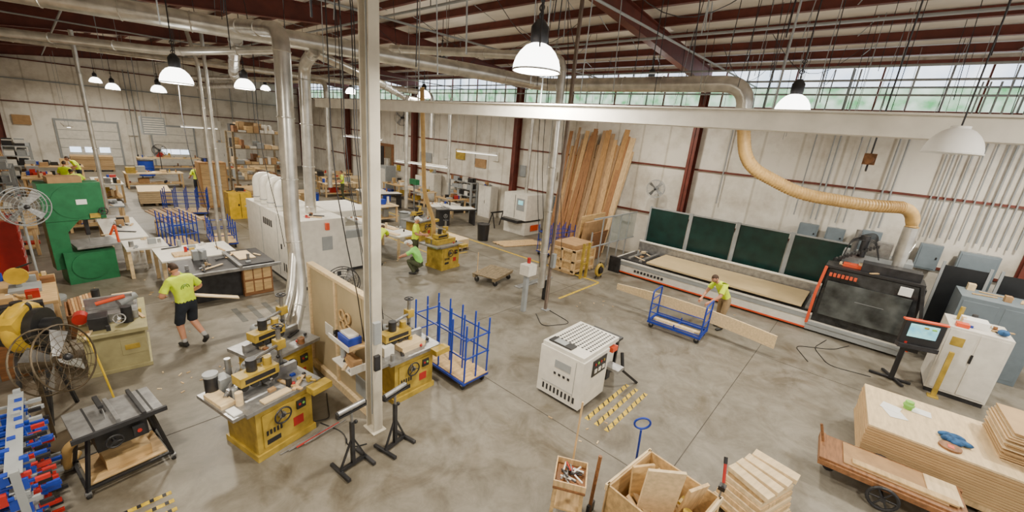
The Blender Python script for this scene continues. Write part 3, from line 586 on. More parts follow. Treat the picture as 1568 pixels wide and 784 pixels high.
for k in range(96):
    row=k%12; z=.12+row*.094; y=5.42+(k//12)*.21+random.uniform(-.03,.03); c=random.choice((BLUE,BLUE,BLUE,STEEL,GREY,BLUE)); x=-.5+random.uniform(-.1,.08)
    g.beam((-1.2,y,z+.05),(x,y+random.uniform(-.05,.05),z),.03,.025,c)
    g.b(x-.1,x-.04,y-.03,y+.03,z-.05,z+.07,RED if k%3==0 else BLUE); g.b(x+.0,x+.1,y-.018,y+.018,z-.02,z+.02,random.choice((RED,BLACK,BLUE,GREY,BLACK)))
for k in range(12): g.b(-.62,-.5,5.4,7.1,.1+k*.1,.11+k*.1,GREY)
g.done()
g=G('band_saw',(.25,15.3,0),.15,bev=.03)
g.b(-.35,.62,-.35,.35,0,.85,GREEN); g.b(-.5,.62,-.22,.22,1.65,2.6,GREEN); g.b(-.5,-.15,-.2,.2,.4,1.8,GREEN); g.poly([(-.15,-.2,1.65),(.1,-.2,1.65),(-.15,-.2,1.35)],(0,.4,0),GREEN)
g.t([(.08,-.235,2.12),(.08,-.22,2.12)],.42,GREEN,28); g.t([(.1,-.37,.45),(.1,-.35,.45)],.36,GREEN,28)
g.b(-.1,.75,-.45,.45,.93,.99,STEEL); g.b(.1,.4,-.2,.2,.84,.94,DARKM); g.b(.2,.28,-.05,.05,1.2,1.7,DARKM); g.t([(.24,0,.99),(.24,0,1.7)],.01,STEEL,5); g.b(.1,.3,-.25,-.23,2.05,2.18,PAPER); handwheel(g,(.56,-.3,1.85),(0,-1,0),.09,DARKM); g.b(.3,.5,-.26,-.23,1.68,1.8,YEL); g.b(-.3,.3,-.2,.2,2.6,2.75,CARD)
g.t(elbow([(.6,-.3,1.2),(.7,-.4,1.5),(.72,-.4,1.0)],None,.1),.03,ORANGE,8)
g.done()
g=G('outfeed_work_table',(0,0,0),0,bev=.006)
g.b(.85,1.75,15.9,18.9,.82,.87,WHITE)
for x in (.92,1.68):
    for y in (16.0,17.4,18.8): g.b(x-.05,x+.05,y-.05,y+.05,0,.82,PALE)
g.b(.9,1.7,16.0,16.04,.7,.82,PALE); g.clutter(.95,1.65,16.5,18.7,.87,12,.3); g.done()
g=G('small_work_table',(0,0,0),0,bev=.006); g.b(1.1,2.0,14.6,15.7,.8,.86,WHITE)
for x in (1.15,1.95):
    for y in (14.7,15.6): g.b(x-.04,x+.04,y-.04,y+.04,0,.8,PALE)
g.clutter(1.2,1.9,14.7,15.6,.86,5,.2); g.done()
g=G('miter_saw_station',(-.65,12.55,0),0,bev=.006)
g.b(-.5,.4,-.95,.95,.7,.78,PLY); 
for sx in (-.45,.35):
    for sy in (-.9,.9): g.b(sx-.04,sx+.04,sy-.04,sy+.04,0,.7,PINE)
g.b(-.4,.3,-.8,.6,.2,.24,PLY); g.clutter(-.4,.3,-.8,.6,.24,10,.35); g.b(-.25,.2,-.25,.25,.78,.86,GREY); g.t([(-.1,-.04,1.1),(-.1,.04,1.1)],.17,BY,18); g.b(-.14,-.06,.0,.2,.8,1.1,GREY); g.t([(-.1,.04,1.15),(-.1,.22,1.15)],.07,BLACK,10); g.t([(-.1,.0,1.25),(.15,0,1.35)],.02,BLACK,6)
g.clutter(-.45,.35,-.9,-.3,.78,8,.25); g.clutter(-.45,.35,.3,.9,.78,8,.25); g.done()
g=G('red_tool_cabinet',bev=.01); g.b(-1.3,-.75,16.2,17.4,.0,1.5,RED)
for k in range(6): g.b(-.75,-.735,16.25,17.35,.12+k*.22,.3+k*.22,RED); g.b(-.735,-.72,16.5,17.1,.27+k*.22,.29+k*.22,STEEL)
g.clutter(-1.2,-.85,16.3,17.3,1.5,6,.3); g.done()
g=G('open_wooden_box',bev=.006); 
g.b(-.2,.35,11.3,11.33,0,.5,BROWN); g.b(-.2,.35,12.2,12.23,0,.5,BROWN); g.b(-.2,-.17,11.3,12.2,0,.5,BROWN); g.b(.32,.35,11.3,12.2,0,.5,BROWN); g.b(-.2,.35,11.3,12.2,0,.05,BROWN)
for k in range(9): g.beam((-.1+k*.045,11.4,.1),(-.12+k*.045,11.9+.03*k,.65),.04,.03,random.choice(LUM))
g.done()
def lean_boards(name,x,y0,y1,n,h0,h1,dx):
    g=G(name)
    for k in range(n):
        y=y0+(y1-y0)*k/n+random.uniform(-.05,.05); h=random.uniform(h0,h1); w=random.uniform(.1,.26); o=random.uniform(0,.3)
        g.beam((x+dx-o*(.5 if dx<0 else -.5),y,0.02),(x-o*.25*(1 if dx<0 else -1),y+random.uniform(-.25,.25),h),.04,w,random.choice(LUM),(0,1,0))
    return g.done()
lean_boards('leaning_lumber_stack',17.2,8.6,11.6,52,3.9,5.5,-1.0)
lean_boards('leaning_lumber_stack',-1.6,13.9,14.6,8,2.0,3.2,.4)
lean_boards('leaning_lumber_stack',-1.6,27.6,33,20,2.0,3.4,.5)
lean_boards('leaning_lumber_stack',-1.6,9.2,11.4,16,1.8,3.0,.35)
g=G('plywood_crate',bev=.006)
g.b(12.25,13.6,7.5,8.6,.12,.9,PLY); 
for k in range(3): g.b(12.2,12.25,7.5+k*.5,7.6+k*.5,.05,.95,PINE)
for z in (.1,.45,.85): g.b(12.2,12.25,7.5,8.6,z,z+.09,PINE); g.b(12.2,13.6,7.45,7.5,z,z+.09,PINE)
for x in (12.2,13.5): g.b(x,x+.1,7.44,7.5,.05,.95,PINE)
g.b(12.3,13.5,7.55,8.5,.9,1.1,CARD); g.b(12.25,12.4,7.5,8.5,0,.12,PINE);g.b(13.4,13.55,7.5,8.5,0,.12,PINE); g.done()
g=G('plywood_offcut_panels'); g.b(13.8,15.6,8.25,8.35,.06,1.7,CARD,(.1,0,.05)); g.b(13.95,15.3,8.0,8.05,.05,1.3,BROWN,(.15,0,.05)); g.b(13.8,15.8,8.45,8.5,.02,1.9,PLY,(.06,0,.05)); g.done()
g=G('cable_reel',(12.9,6.8,0)); g.tor((0,0,.3),.2,.06,YEL,(0,1,0),20,8); g.t([(0,-.1,.3),(0,.1,.3)],.12,BLACK,14); g.beam((-.2,0,0),(0,0,.6),.03,.03,BLACK); g.beam((.2,0,0),(0,0,.6),.03,.03,BLACK);g.done()
lumber_cart('blue_lumber_cart',14.0,9.6,1.4,h=1.3).done()
g=G('long_boards_pile')
for k in range(4): g.beam((12.9,11.6+k*.2,.03+.01*k),(14.9,10.9+k*.2,.03+.01*k),.2,.04,PINE)
g.done()
g=G('wide_belt_sander',(16.0,13.15,0),0,bev=.015)
g.b(-.75,.65,-.75,.75,.75,2.0,WHITE); g.b(-.7,.6,-.7,.7,.0,.62,WHITE); g.b(-1.1,.7,-.55,.55,.62,.76,DARKM); g.b(-.76,-.75,-.6,-.1,1.2,1.8,GREY); g.b(-.765,-.76,-.5,-.2,1.5,1.7,SCREEN); g.b(-.76,-.75,.1,.6,1.0,1.8,WHITE); g.b(-.76,-.75,.0,.02,.8,1.95,BLACK)
g.b(-.5,.4,-.76,-.75,1.0,1.8,WHITE); g.t([(0,0,2),(0,0,5.9)],.09,GALV,12); g.b(-.3,.3,-.77,-.75,.2,.5,ORANGE); g.done()
def tablesaw(x,y,rz,ext=1.3):
    g=G('cabinet_table_saw',(x,y,0),rz,bev=.006)
    g.b(-.4,.4,-.35,.35,.82,.87,STEEL); g.b(-.28,.28,-.28,.28,0,.82,BLACK); g.b(.4,.4+ext,-.38,.38,.82,.87,WHITE); g.b(.3+ext,.36+ext,-.35,.35,0,.82,DARKM)
    g.b(-.45,.4+ext,-.43,-.36,.8,.87,DARKM); g.b(.12,.18,-.44,.4,.87,.93,STEEL); g.b(-.4,1.2,.38,1.7,.82,.86,WHITE)
    for sx in (-.3,1.1): g.b(sx-.04,sx+.04,1.5,1.58,0,.82,PALE)
    handwheel(g,(0,-.45,.55),(0,-1,0),.09,STEEL); g.poly([(-.05,-.12,.87),(-.05,.15,.87),(-.05,.1,.98),(-.05,-.08,.97)],(.005,0,0),STEEL); g.b(-.1,.0,-.05,.3,1.0,1.06,WHITE); g.clutter(-.3,1.1,.5,1.6,.86,7,.25)
    return g.done()
tablesaw(13.2,16.2,-.35); tablesaw(12.2,21.4,-.2); tablesaw(6,18.2,.1)
g=G('sawhorse',(15.6,14.6,0)); 
g.b(-.5,.5,-.04,.04,.75,.82,BLACK)
for sx in (-.4,.4):
    for sy in (-.25,.25): g.beam((sx,0,.78),(sx*1.1,sy,0),.04,.04,BLACK)
g.done()
def bench(name,x,y,w,d,h,top=PLY,rz=0,stuff=5):
    g=G(name,(x,y,0),rz,bev=.005); g.b(-w/2,w/2,-d/2,d/2,h-.06,h,top)
    for sx in (-1,1):
        for sy in (-1,1): g.b(sx*(w/2-.08)-.04,sx*(w/2-.08)+.04,sy*(d/2-.08)-.04,sy*(d/2-.08)+.04,0,h-.06,PINE)
    g.b(-w/2+.06,w/2-.06,-d/2+.06,d/2-.06,.2,.24,PLY)
    g.clutter(-w/2+.15,w/2-.15,-d/2+.15,d/2-.15,h,stuff*2,.45); g.clutter(-w/2+.2,w/2-.2,-d/2+.2,d/2-.2,.24,stuff,.5)
    return g.done()
for a in [(15.9,18.8,1.2,1.5,.85,PLY),(15.7,21.6,1.0,2.2,.9,PALE),(15.8,24.4,1.0,2.0,.9,PLY),(10.7,18.2,1.8,1.0,.85,PALE),(12.5,26,2.2,1.1,.85,PALE),(1.0,21.5,1.6,1.1,.9,GREY),(.7,24.2,1.4,2.0,.9,PLY),(1.9,28,1.0,2.6,.9,WHITE),(-.3,30.2,1.0,2.4,.9,PLY),(4.2,31.6,2.6,1.0,.85,PALE),(9.2,34,2.6,1.2,.85,PLY),(14.5,31,2.6,1.2,.85,PALE),(0.4,34.5,2.2,1.2,.9,PLY),(8.0,22.2,1.0,.8,.9,PALE),(-.9,19.8,.9,3,.9,PLY),(13.2,28.6,1.6,1,.9,PLY),(6.5,40,4.0,1.1,.9,PALE),(12,39,3.6,1.2,.9,PLY),(-1.0,22.8,.8,2,.9,WHITE)]:
    bench('workbench',*a[:5],top=a[5],stuff=9)
def shelf(name,x,y,w,d,h,n,rz=0,frame=PINE,board=PLY):
    g=G(name,(x,y,0),rz)
    for sx in (-1,1):
        for sy in (-1,1): g.b(sx*w/2-.05,sx*w/2+.05,sy*d/2-.05,sy*d/2+.05,0,h,frame)
    for k in range(n):
        z=.15+(h-.2)*k/(n-1); g.b(-w/2,w/2,-d/2,d/2,z,z+.05,board)
        for row in (0,1):
            if w>=d:
                a=-w/2+.08
                while a<w/2-.2:
                    s=random.uniform(.1,.4); hh=random.uniform(.1,(h/n)*.75); g.b(a,min(w/2-.05,a+s),-d/2+.05+row*d*.45,-d/2+d*.42+row*d*.45,z+.05,z+.05+hh,random.choice((CARD,PLY,PALE,MDF,GREY,BROWN,WHITE,WHITE,LUM[3],DARKM))); a+=s+.03
            else:
                a=-d/2+.08
                while a<d/2-.2:
                    s=random.uniform(.1,.4); hh=random.uniform(.1,(h/n)*.75); g.b(-w/2+.05+row*w*.45,-w/2+w*.42+row*w*.45,a,min(d/2-.05,a+s),z+.05,z+.05+hh,random.choice((CARD,DARKM,GREY,GREY,BROWN,GREY,WHITE,BLACK,WHITE,WHITE))); a+=s+.03
    return g.done()
shelf('lumber_shelving_unit',8.2,27,2.4,1.2,3.6,5,frame=OLDW,board=OLDW); shelf('parts_shelf',17.0,19.0,.5,2.0,1.8,5,frame=GREY,board=GREY)
shelf('parts_shelf',-.9,37,1.0,2.5,1.8,4,frame=GREY,board=GREY); shelf('parts_shelf',-1.2,26.0,.6,1.8,1.8,4,frame=GREY,board=GREY)
for (x,y,w,d,h) in [(17.0,22.0,.6,1.0,1.9),(17.0,23.1,.6,.9,1.6),(17.0,16.8,.6,1.0,1.8),(10.4,42.3,1.0,.6,2.0),(11.5,42.3,1.0,.6,2.0)]:
    g=G('white_storage_cabinet',(x,y,0),0,bev=.01); g.b(-w/2,w/2,-d/2,d/2,0,h,WHITE)
    if w<d: g.b(-w/2-.01,-w/2,-d/2+.03,-.01,.08,h-.04,WHITE); g.b(-w/2-.01,-w/2,.01,d/2-.03,.08,h-.04,WHITE); g.b(-w/2-.03,-w/2-.01,-.05,-.03,h*.45,h*.55,BLACK)
    else: g.b(-w/2+.03,-.01,-d/2-.01,-d/2,.08,h-.04,WHITE); g.b(.01,w/2-.03,-d/2-.01,-d/2,.08,h-.04,WHITE); g.b(-.05,-.03,-d/2-.03,-d/2-.01,h*.45,h*.55,BLACK)
    g.clutter(-w/2+.15,w/2-.15,-d/2+.15,d/2-.15,h,5,.3); g.done()
g=G('yellow_flammables_cabinet',bev=.01); g.b(5.2,6.1,21.2,21.9,0,1.2,mat('cab_yellow',(.75,.47,.02),.4)); g.b(5.64,5.66,21.19,21.2,.05,1.15,BLACK); g.b(5.55,5.6,21.17,21.2,.6,.7,BLACK); g.clutter(5.35,5.95,21.35,21.75,1.2,6,.3); g.done()
g=G('plywood_cabinet',bev=.01); g.b(4.9,6.0,24.2,25.0,0,2.2,LUM[0]); g.b(4.95,5.44,24.18,24.2,.1,2.1,PLY); g.b(5.48,5.95,24.18,24.2,.1,2.1,PLY); g.clutter(5,5.9,24.3,24.9,2.2,6,.35); g.done()
lumber_cart('blue_lumber_cart',2.7,17.5,.15,L=1.4,W=.7,h=1.2).done(); lumber_cart('blue_lumber_cart',3.9,17.3,-.1,L=1.5,W=.7,h=.95,n=4).done(); lumber_cart('blue_lumber_cart',4.0,22.9,1.3,L=1.6,W=1.0,h=1.2).done()
g=G('board_stack_on_trestles')
for k in range(10): g.beam((2.4+.12*k,21.3,.6+.03*(k%3)),(2.7+.12*k,18.7,.6+.03*(k%3)),.11,.03,random.choice(LUM))
g.b(2.4,4.0,19.6,19.7,.45,.58,PINE); g.b(2.4,2.5,19.6,19.7,0,.5,PINE); g.b(3.9,4.0,19.6,19.7,0,.5,PINE); g.done()
g=G('blue_barrel_cart',(4.4,35.6,0)); g.t([(0,0,.15),(0,0,1.1)],.4,BLUE,20); g.tor((0,0,.7),.41,.02,BLUE); g.t([(0,0,1.1),(0,0,1.13)],.41,BLACK,20); g.caster(.25,0); g.caster(-.25,0); g.done()
g=G('suspended_unit_heater',(5.2,36.5,0)); g.b(-.6,.6,-.35,.35,2.7,3.8,GREY)
for k in range(7): g.b(-.52,.52,-.38,-.35,2.8+k*.14,2.86+k*.14,WHITE)
for sx in (-.5,.5): g.t([(sx,0,3.8),(sx,0,7.9)],.02,GREY,5)
g.done()
G('whiteboard').b(XR-.1,XR-.01,24.9,26.2,2.2,3.3,WHITE).b(XR-.12,XR-.1,24.85,26.25,2.15,2.2,GREY).done()
G('notice_board').b(XR-.1,XR-.01,22.8,24.0,2.5,3.1,GREY).done()
G('yellow_notice_sign').b(XR-.1,XR-.01,26.5,26.9,1.5,1.9,YLINE).done()
g=G('wall_notices')
for (y,z,w,h,m) in [(19.5,3.0,.8,.6,YEL),(21,2.9,.6,.8,WHITE),(17.6,2.7,.9,.5,CARD),(16.6,3.2,.5,.5,WHITE),(14.5,2.6,.4,.6,GREY),(12.4,2.7,.4,.4,WHITE),(8.0,1.4,.5,.4,WHITE)]: g.b(XR-.1,XR-.01,y,y+w,z,z+h,m)
for (x,z,w,h,m) in [(9.6,3.0,1.0,.7,WHITE),(12.2,3.1,1.2,.7,CARD),(4.6,2.2,.6,.8,WHITE),(-.9,2.6,.8,.6,CARD)]: g.b(x,x+w,YB-.13,YB-.01,z,z+h,m)
g.done()
g=G('dust_collector_cabinet',bev=.01); g.b(15.9,16.7,25.9,26.9,0,1.9,GREY); g.b(15.89,15.9,26.0,26.8,.2,1.7,WHITE); g.t([(16.3,26.4,1.9),(16.3,26.4,2.4)],.2,GALV,14); g.done() 
g=G('drill_press',(14.4,20.4,0)); g.b(-.25,.25,-.25,.25,0,.05,DARKM); g.t([(0,0,.05),(0,0,1.7)],.05,STEEL,10); g.b(-.2,.2,-.3,.1,.95,1.0,STEEL); g.b(-.12,.12,-.35,.3,1.45,1.75,GREEN); g.t([(0,-.2,1.2),(0,-.2,1.45)],.03,STEEL,8); g.done()
g=G('long_assembly_table',(8.3,14.3,0),.18,bev=.006)
g.b(-.55,.45,-1.9,1.9,.8,.86,WHITE)
for sx in (-.48,.38):
    for sy in (-1.8,0,1.8): g.b(sx-.04,sx+.04,sy-.04,sy+.04,0,.8,PALE)
g.b(-.5,-.3,-1.7,1.2,.86,.9,PALE); g.b(.0,.3,-1.0,.6,.86,.89,PINE); g.clutter(-.3,.4,-1.7,1.7,.86,8,.15); g.done()
g=shaper(9.0,10.95,.1); g.b(-.5,.4,-.2,.4,.88,1.05,YEL); g.t(elbow([(-.2,.3,1.0),(-.2,.3,1.6),(-.5,.5,2.6),(-.6,.6,5.9)],None,.3),.07,HOSE,12); g.done()
g=shaper(10.6,14.6,.3); g.done()
for k,(x,y) in enumerate([(11.2,16.6),(13.9,24.2),(9.6,22.9),(7.4,20.6),(12.9,12.9),(14.3,23.2),(11.4,19.6)]):
    g=G('dust_bin',(x,y,0)); g.t([(0,0,0),(0,0,.75)],[.24,.28],(GREY,BLACK,BLUE)[k%3],16); g.tor((0,0,.75),.28,.02,BLACK); g.done()
for (x,y,w,d,h,m) in [(7.2,24.4,1.2,1.8,.9,PLY),(3.4,26.5,1.2,2.0,.7,PALE),(6.8,31.7,1.1,1.4,1.1,MDF),(9.6,24.6,1.2,1.2,.6,PLY),(15.2,28.8,1.2,1.6,.8,PALE),(2.2,39.5,2.0,1.2,1.0,MDF),(11,36,2.2,1.2,.9,PALE),(10.8,12.6,.8,1.2,.5,PALE)]:
    g=G('sheet_stack_on_pallet',(x,y,0),random.uniform(-.1,.1))
    for k in range(3): g.b(-w/2+k*(w-.1)/2,-w/2+k*(w-.1)/2+.1,-d/2,d/2,0,.12,OLDW)
    n=max(3,int(h/.1))
    for k in range(n): o=random.uniform(-.02,.02); g.b(-w/2+o,w/2+o,-d/2-o,d/2-o,.12+k*(h-.12)/n,.12+(k+1)*(h-.12)/n-.012,m)
    g.done()
g=G('floor_cables')
for P in [[(2.3,5.7,.01),(2.5,5.2,.01),(2.3,4.9,.01),(2.6,4.8,.01)],[(12.2,-1.0,.01),(12,-.2,.01),(12.9,.2,.01),(13.8,.0,.01)],[(11.8,.2,.01),(12.6,.6,.01),(13.2,-.2,.01),(13.9,-.5,.01)],[(8.5,6.2,.01),(8.0,5.6,.01),(8.8,5.2,.01),(9.0,6.1,.01)]]: g.t(elbow(P,None,.25),.01,BLACK,5)
g.done()
g=G('wood_scraps_on_floor')
for k in range(110):
    cx,cy=random.choice([(1,13),(4.6,10),(8,12.5),(2,8.5),(3.6,7.6),(5,2.2),(13.4,3),(10.5,5.5),(6,17),(11,13),(.9,8.2)])
    x=cx+random.gauss(0,.6);y=cy+random.gauss(0,.6);a=random.uniform(0,3);l=random.uniform(.02,.1)
    g.beam((x,y,.006),(x+l*math.cos(a),y+l*math.sin(a),.006),.02,.01,random.choice((PALE,PINE,PLY)))
g.done()
# ---------------- foreground right ----------------
g=G('mdf_sheet_stack',(9.04,-2.2,0),.06,bev=.004)
for k in range(3): g.b(-.75,.75,-1.2+k*1.05,-1.1+k*1.05,0,.1,OLDW); g.b(-.8+k*.72,-.7+k*.72,-1.35,1.35,.1,.2,PINE)
z=.2
for k in range(14):
    o=random.uniform(-.015,.015); g.b(-.8+o,.8+o,-1.4-o,1.4-o,z,z+.036,MDF if k<13 else PALE); z+=.042
zt=z-.004
g.done()
g=G('mdf_offcut_pile',(9.18,-2.9,zt),.05,bev=.003); z=.002
for k in range(19): o=random.uniform(-.05,.05); g.b(-.5+o,.5+o,-.62-o,.6-o,z,z+.019,MDF if k%4 else PALE); z+=.025
g.done()
g=G('loose_papers',(8.95,-1.1,zt)); g.b(-.2,.1,-.2,.05,.002,.006,PAPER,(0,0,.4)); g.b(.0,.25,-.15,.1,.007,.01,PAPER,(0,0,-.2)); g.b(.28,.5,-.55,-.3,.002,.006,PAPER); g.done()
g=G('blue_rag',(8.75,-1.85,zt)); 
for k in range(9): g.sp((random.uniform(-.16,.16),random.uniform(-.16,.16),.04),.09,CLOTH,(1.2,.6,.45),10,6,Euler((0,0,random.uniform(0,3))).to_matrix())
g.done()
g=G('green_tape_roll',(9.3,-1.35,zt)); g.tor((0,0,.07),.05,.03,LGREEN,(0,0,1),18,8); g.t([(0,0,0),(0,0,.14)],.06,LGREEN,16); g.done()
g=G('round_wood_disc',(8.42,-1.8,zt)); g.t([(0,0,0),(0,0,.03)],.13,BROWN,24); g.b(-.06,.04,-.04,.03,.03,.035,ORANGE); g.done()
g=G('antique_wheel_cart',(7.66,-1.15,0),.08,bev=.005)
g.b(-.36,.36,-.85,.75,.36,.41,BROWN); g.b(-.4,-.34,-.9,.8,.3,.38,BROWN); g.b(-.38,.38,.72,.8,.3,.42,BROWN); g.b(.32,.38,-.9,.8,.3,.38,BROWN)
g.b(-.28,.3,-.65,.5,.41,.43,CARD); g.b(-.25,-.12,-.75,.4,.43,.46,PLY); g.b(-.2,.28,-.8,-.45,.43,.45,PALE)
for x in (-.43,.43):
    c=V((x,.0,.2)); g.tor(c,.17,.025,DARKM,(1,0,0),24,6)
    for k in range(6): t=math.pi*k/3; g.t([c,c+V((0,math.cos(t),math.sin(t)))*.17],.014,DARKM,5)
    g.t([c-V((.04,0,0)),c+V((.04,0,0))],.035,DARKM,10)
g.t([(-.43,0,.2),(.43,0,.2)],.02,DARKM,8); g.t([(0,.6,.08),(.04,.6,.08)],.08,DARKM,14); g.t([(0,-.7,.08),(.04,-.7,.08)],.08,DARKM,14); g.b(0,.04,.56,.64,.08,.32,DARKM); g.b(0,.04,-.74,-.66,.08,.32,DARKM)
g.t([(.1,.76,.42),(.1,.85,.7)],.02,BROWN,8)
g.done()
g=G('open_wooden_crate',(4.45,1.0,0),-.12,bev=.004)
w,d,h=.5,.48,.68
g.b(-w,w,-d,-d+.025,.05,h,PLY); g.b(-w,w,d-.025,d,.05,h,PLY); g.b(-w,-w+.025,-d,d,.05,h,PLY); g.b(w-.025,w,-d,d,.05,h,PLY); g.b(-w,w,-d,d,.05,.08,PLY)
for sx in (-w,w-.06): g.b(sx,sx+.06,-d-.02,-d,.0,h+.01,PINE); g.b(sx,sx+.06,d,d+.02,.0,h+.01,PINE)
g.b(-w-.02,w+.02,-d-.03,-d,h-.08,h+.01,PALE); g.b(-w-.02,w+.02,d,d+.03,h-.08,h+.01,PALE)
g.b(-.35,.1,-.02,.02,.1,1.12,PALE,(.12,0,-.75)); g.b(-.3,.0,.2,.24,.1,.95,PLY,(-.1,0,-.5)); g.b(.1,.42,-.25,-.21,.1,.85,PINE,(.2,0,-.3)); g.b(.05,.35,.1,.4,.08,.5,CARD,(0,0,.3))
for k in range(10): g.beam((-.38+.08*k,-.35,.1),(-.4+.09*k,.3,.5+.05*(k%4)),.07,.03,random.choice((PALE,PINE,PLY,MDF)))
g.clutter(-.3,.3,-.35,.3,.45,6,.15)
g.done()
g=G('blue_hand_truck_handle',(5.05,1.62,0)); g.tor((0,0,.98),.11,.016,BLUE,(1,.8,.3),22,7); g.t([(0,0,.87),(.05,0,.5),(.1,0,.05)],.016,BLUE,7); g.t([(.0,-.1,.08),(.2,-.1,.08)],.08,RUB,14); g.t([(.1,0,.08),(.1,-.1,.08)],.02,STEEL,6); g.done()
g=G('red_handled_clamp',(5.12,.5,0)); g.t([(0,0,.0),(.02,.0,.7)],.012,STEEL,6); g.t([(.02,0,.7),(.12,.05,.9)],.02,RED,8); g.t([(.12,.05,.9),(.16,.07,.97)],.024,BLACK,8); g.b(-.03,.06,-.04,.04,.6,.66,BLACK); g.b(-.05,.05,-.05,.05,0,.03,BLACK); g.done()
g=G('timber_offcut_pile',(5.75,.2,0),-.35,bev=.004)
g.b(-.42,.42,-.34,.34,.1,.14,PLY)
for sx in (-.34,.34):
    for sy in (-.26,.26): g.caster(sx,sy,.045)
for k in range(6): g.b(-.38+k*.02,.36+k*.02,-.33+k*.02,.3-.01*k,.14+k*.075,.21+k*.075,(PALE,PINE)[k%2])
for k in range(4): g.b(-.3+.18*k,-.14+.18*k,-.3,.26,.58+.02*k,.65+.02*k,PALE,(.05,0,.08*k))
g.done()
g=G('tool_stool',(3.8,1.95,0),.5,bev=.004)
g.b(-.22,.22,-.2,.2,.62,.65,BROWN)
for sx in (-.18,.18):
    for sy in (-.16,.16): g.beam((sx,sy,.62),(sx*1.15,sy*1.15,0),.045,.045,PLY)
g.b(-.2,.2,-.17,.17,.3,.33,PLY)
g.b(-.2,.2,-.2,-.185,.65,.74,PINE); g.b(-.2,.2,.185,.2,.65,.74,PINE); g.b(-.21,-.195,-.2,.2,.65,.74,PINE); g.b(.195,.21,-.2,.2,.65,.74,PINE)
for k in range(22):
    a=random.uniform(0,3.1); x,y=random.uniform(-.1,.1),random.uniform(-.1,.1); g.t([(x-.07*math.cos(a),y-.07*math.sin(a),.67+.003*k),(x+.07*math.cos(a),y+.07*math.sin(a),.67+.003*k)],.012,random.choice((RED,STEEL,BLACK,RED,WHITE,STEEL)),6)
g.done()
g=G('wooden_dowel_rod',(4.12,2.12,0)); g.t([(0,0,0),(0.02,0,1.5)],.014,PINE,7); g.done()
g=G('wooden_handle_tool',(4.08,1.75,0)); g.t([(0,0,0),(.05,0,.9)],.025,BROWN,8); g.b(-.05,.1,-.02,.02,.0,.15,DARKM); g.done()
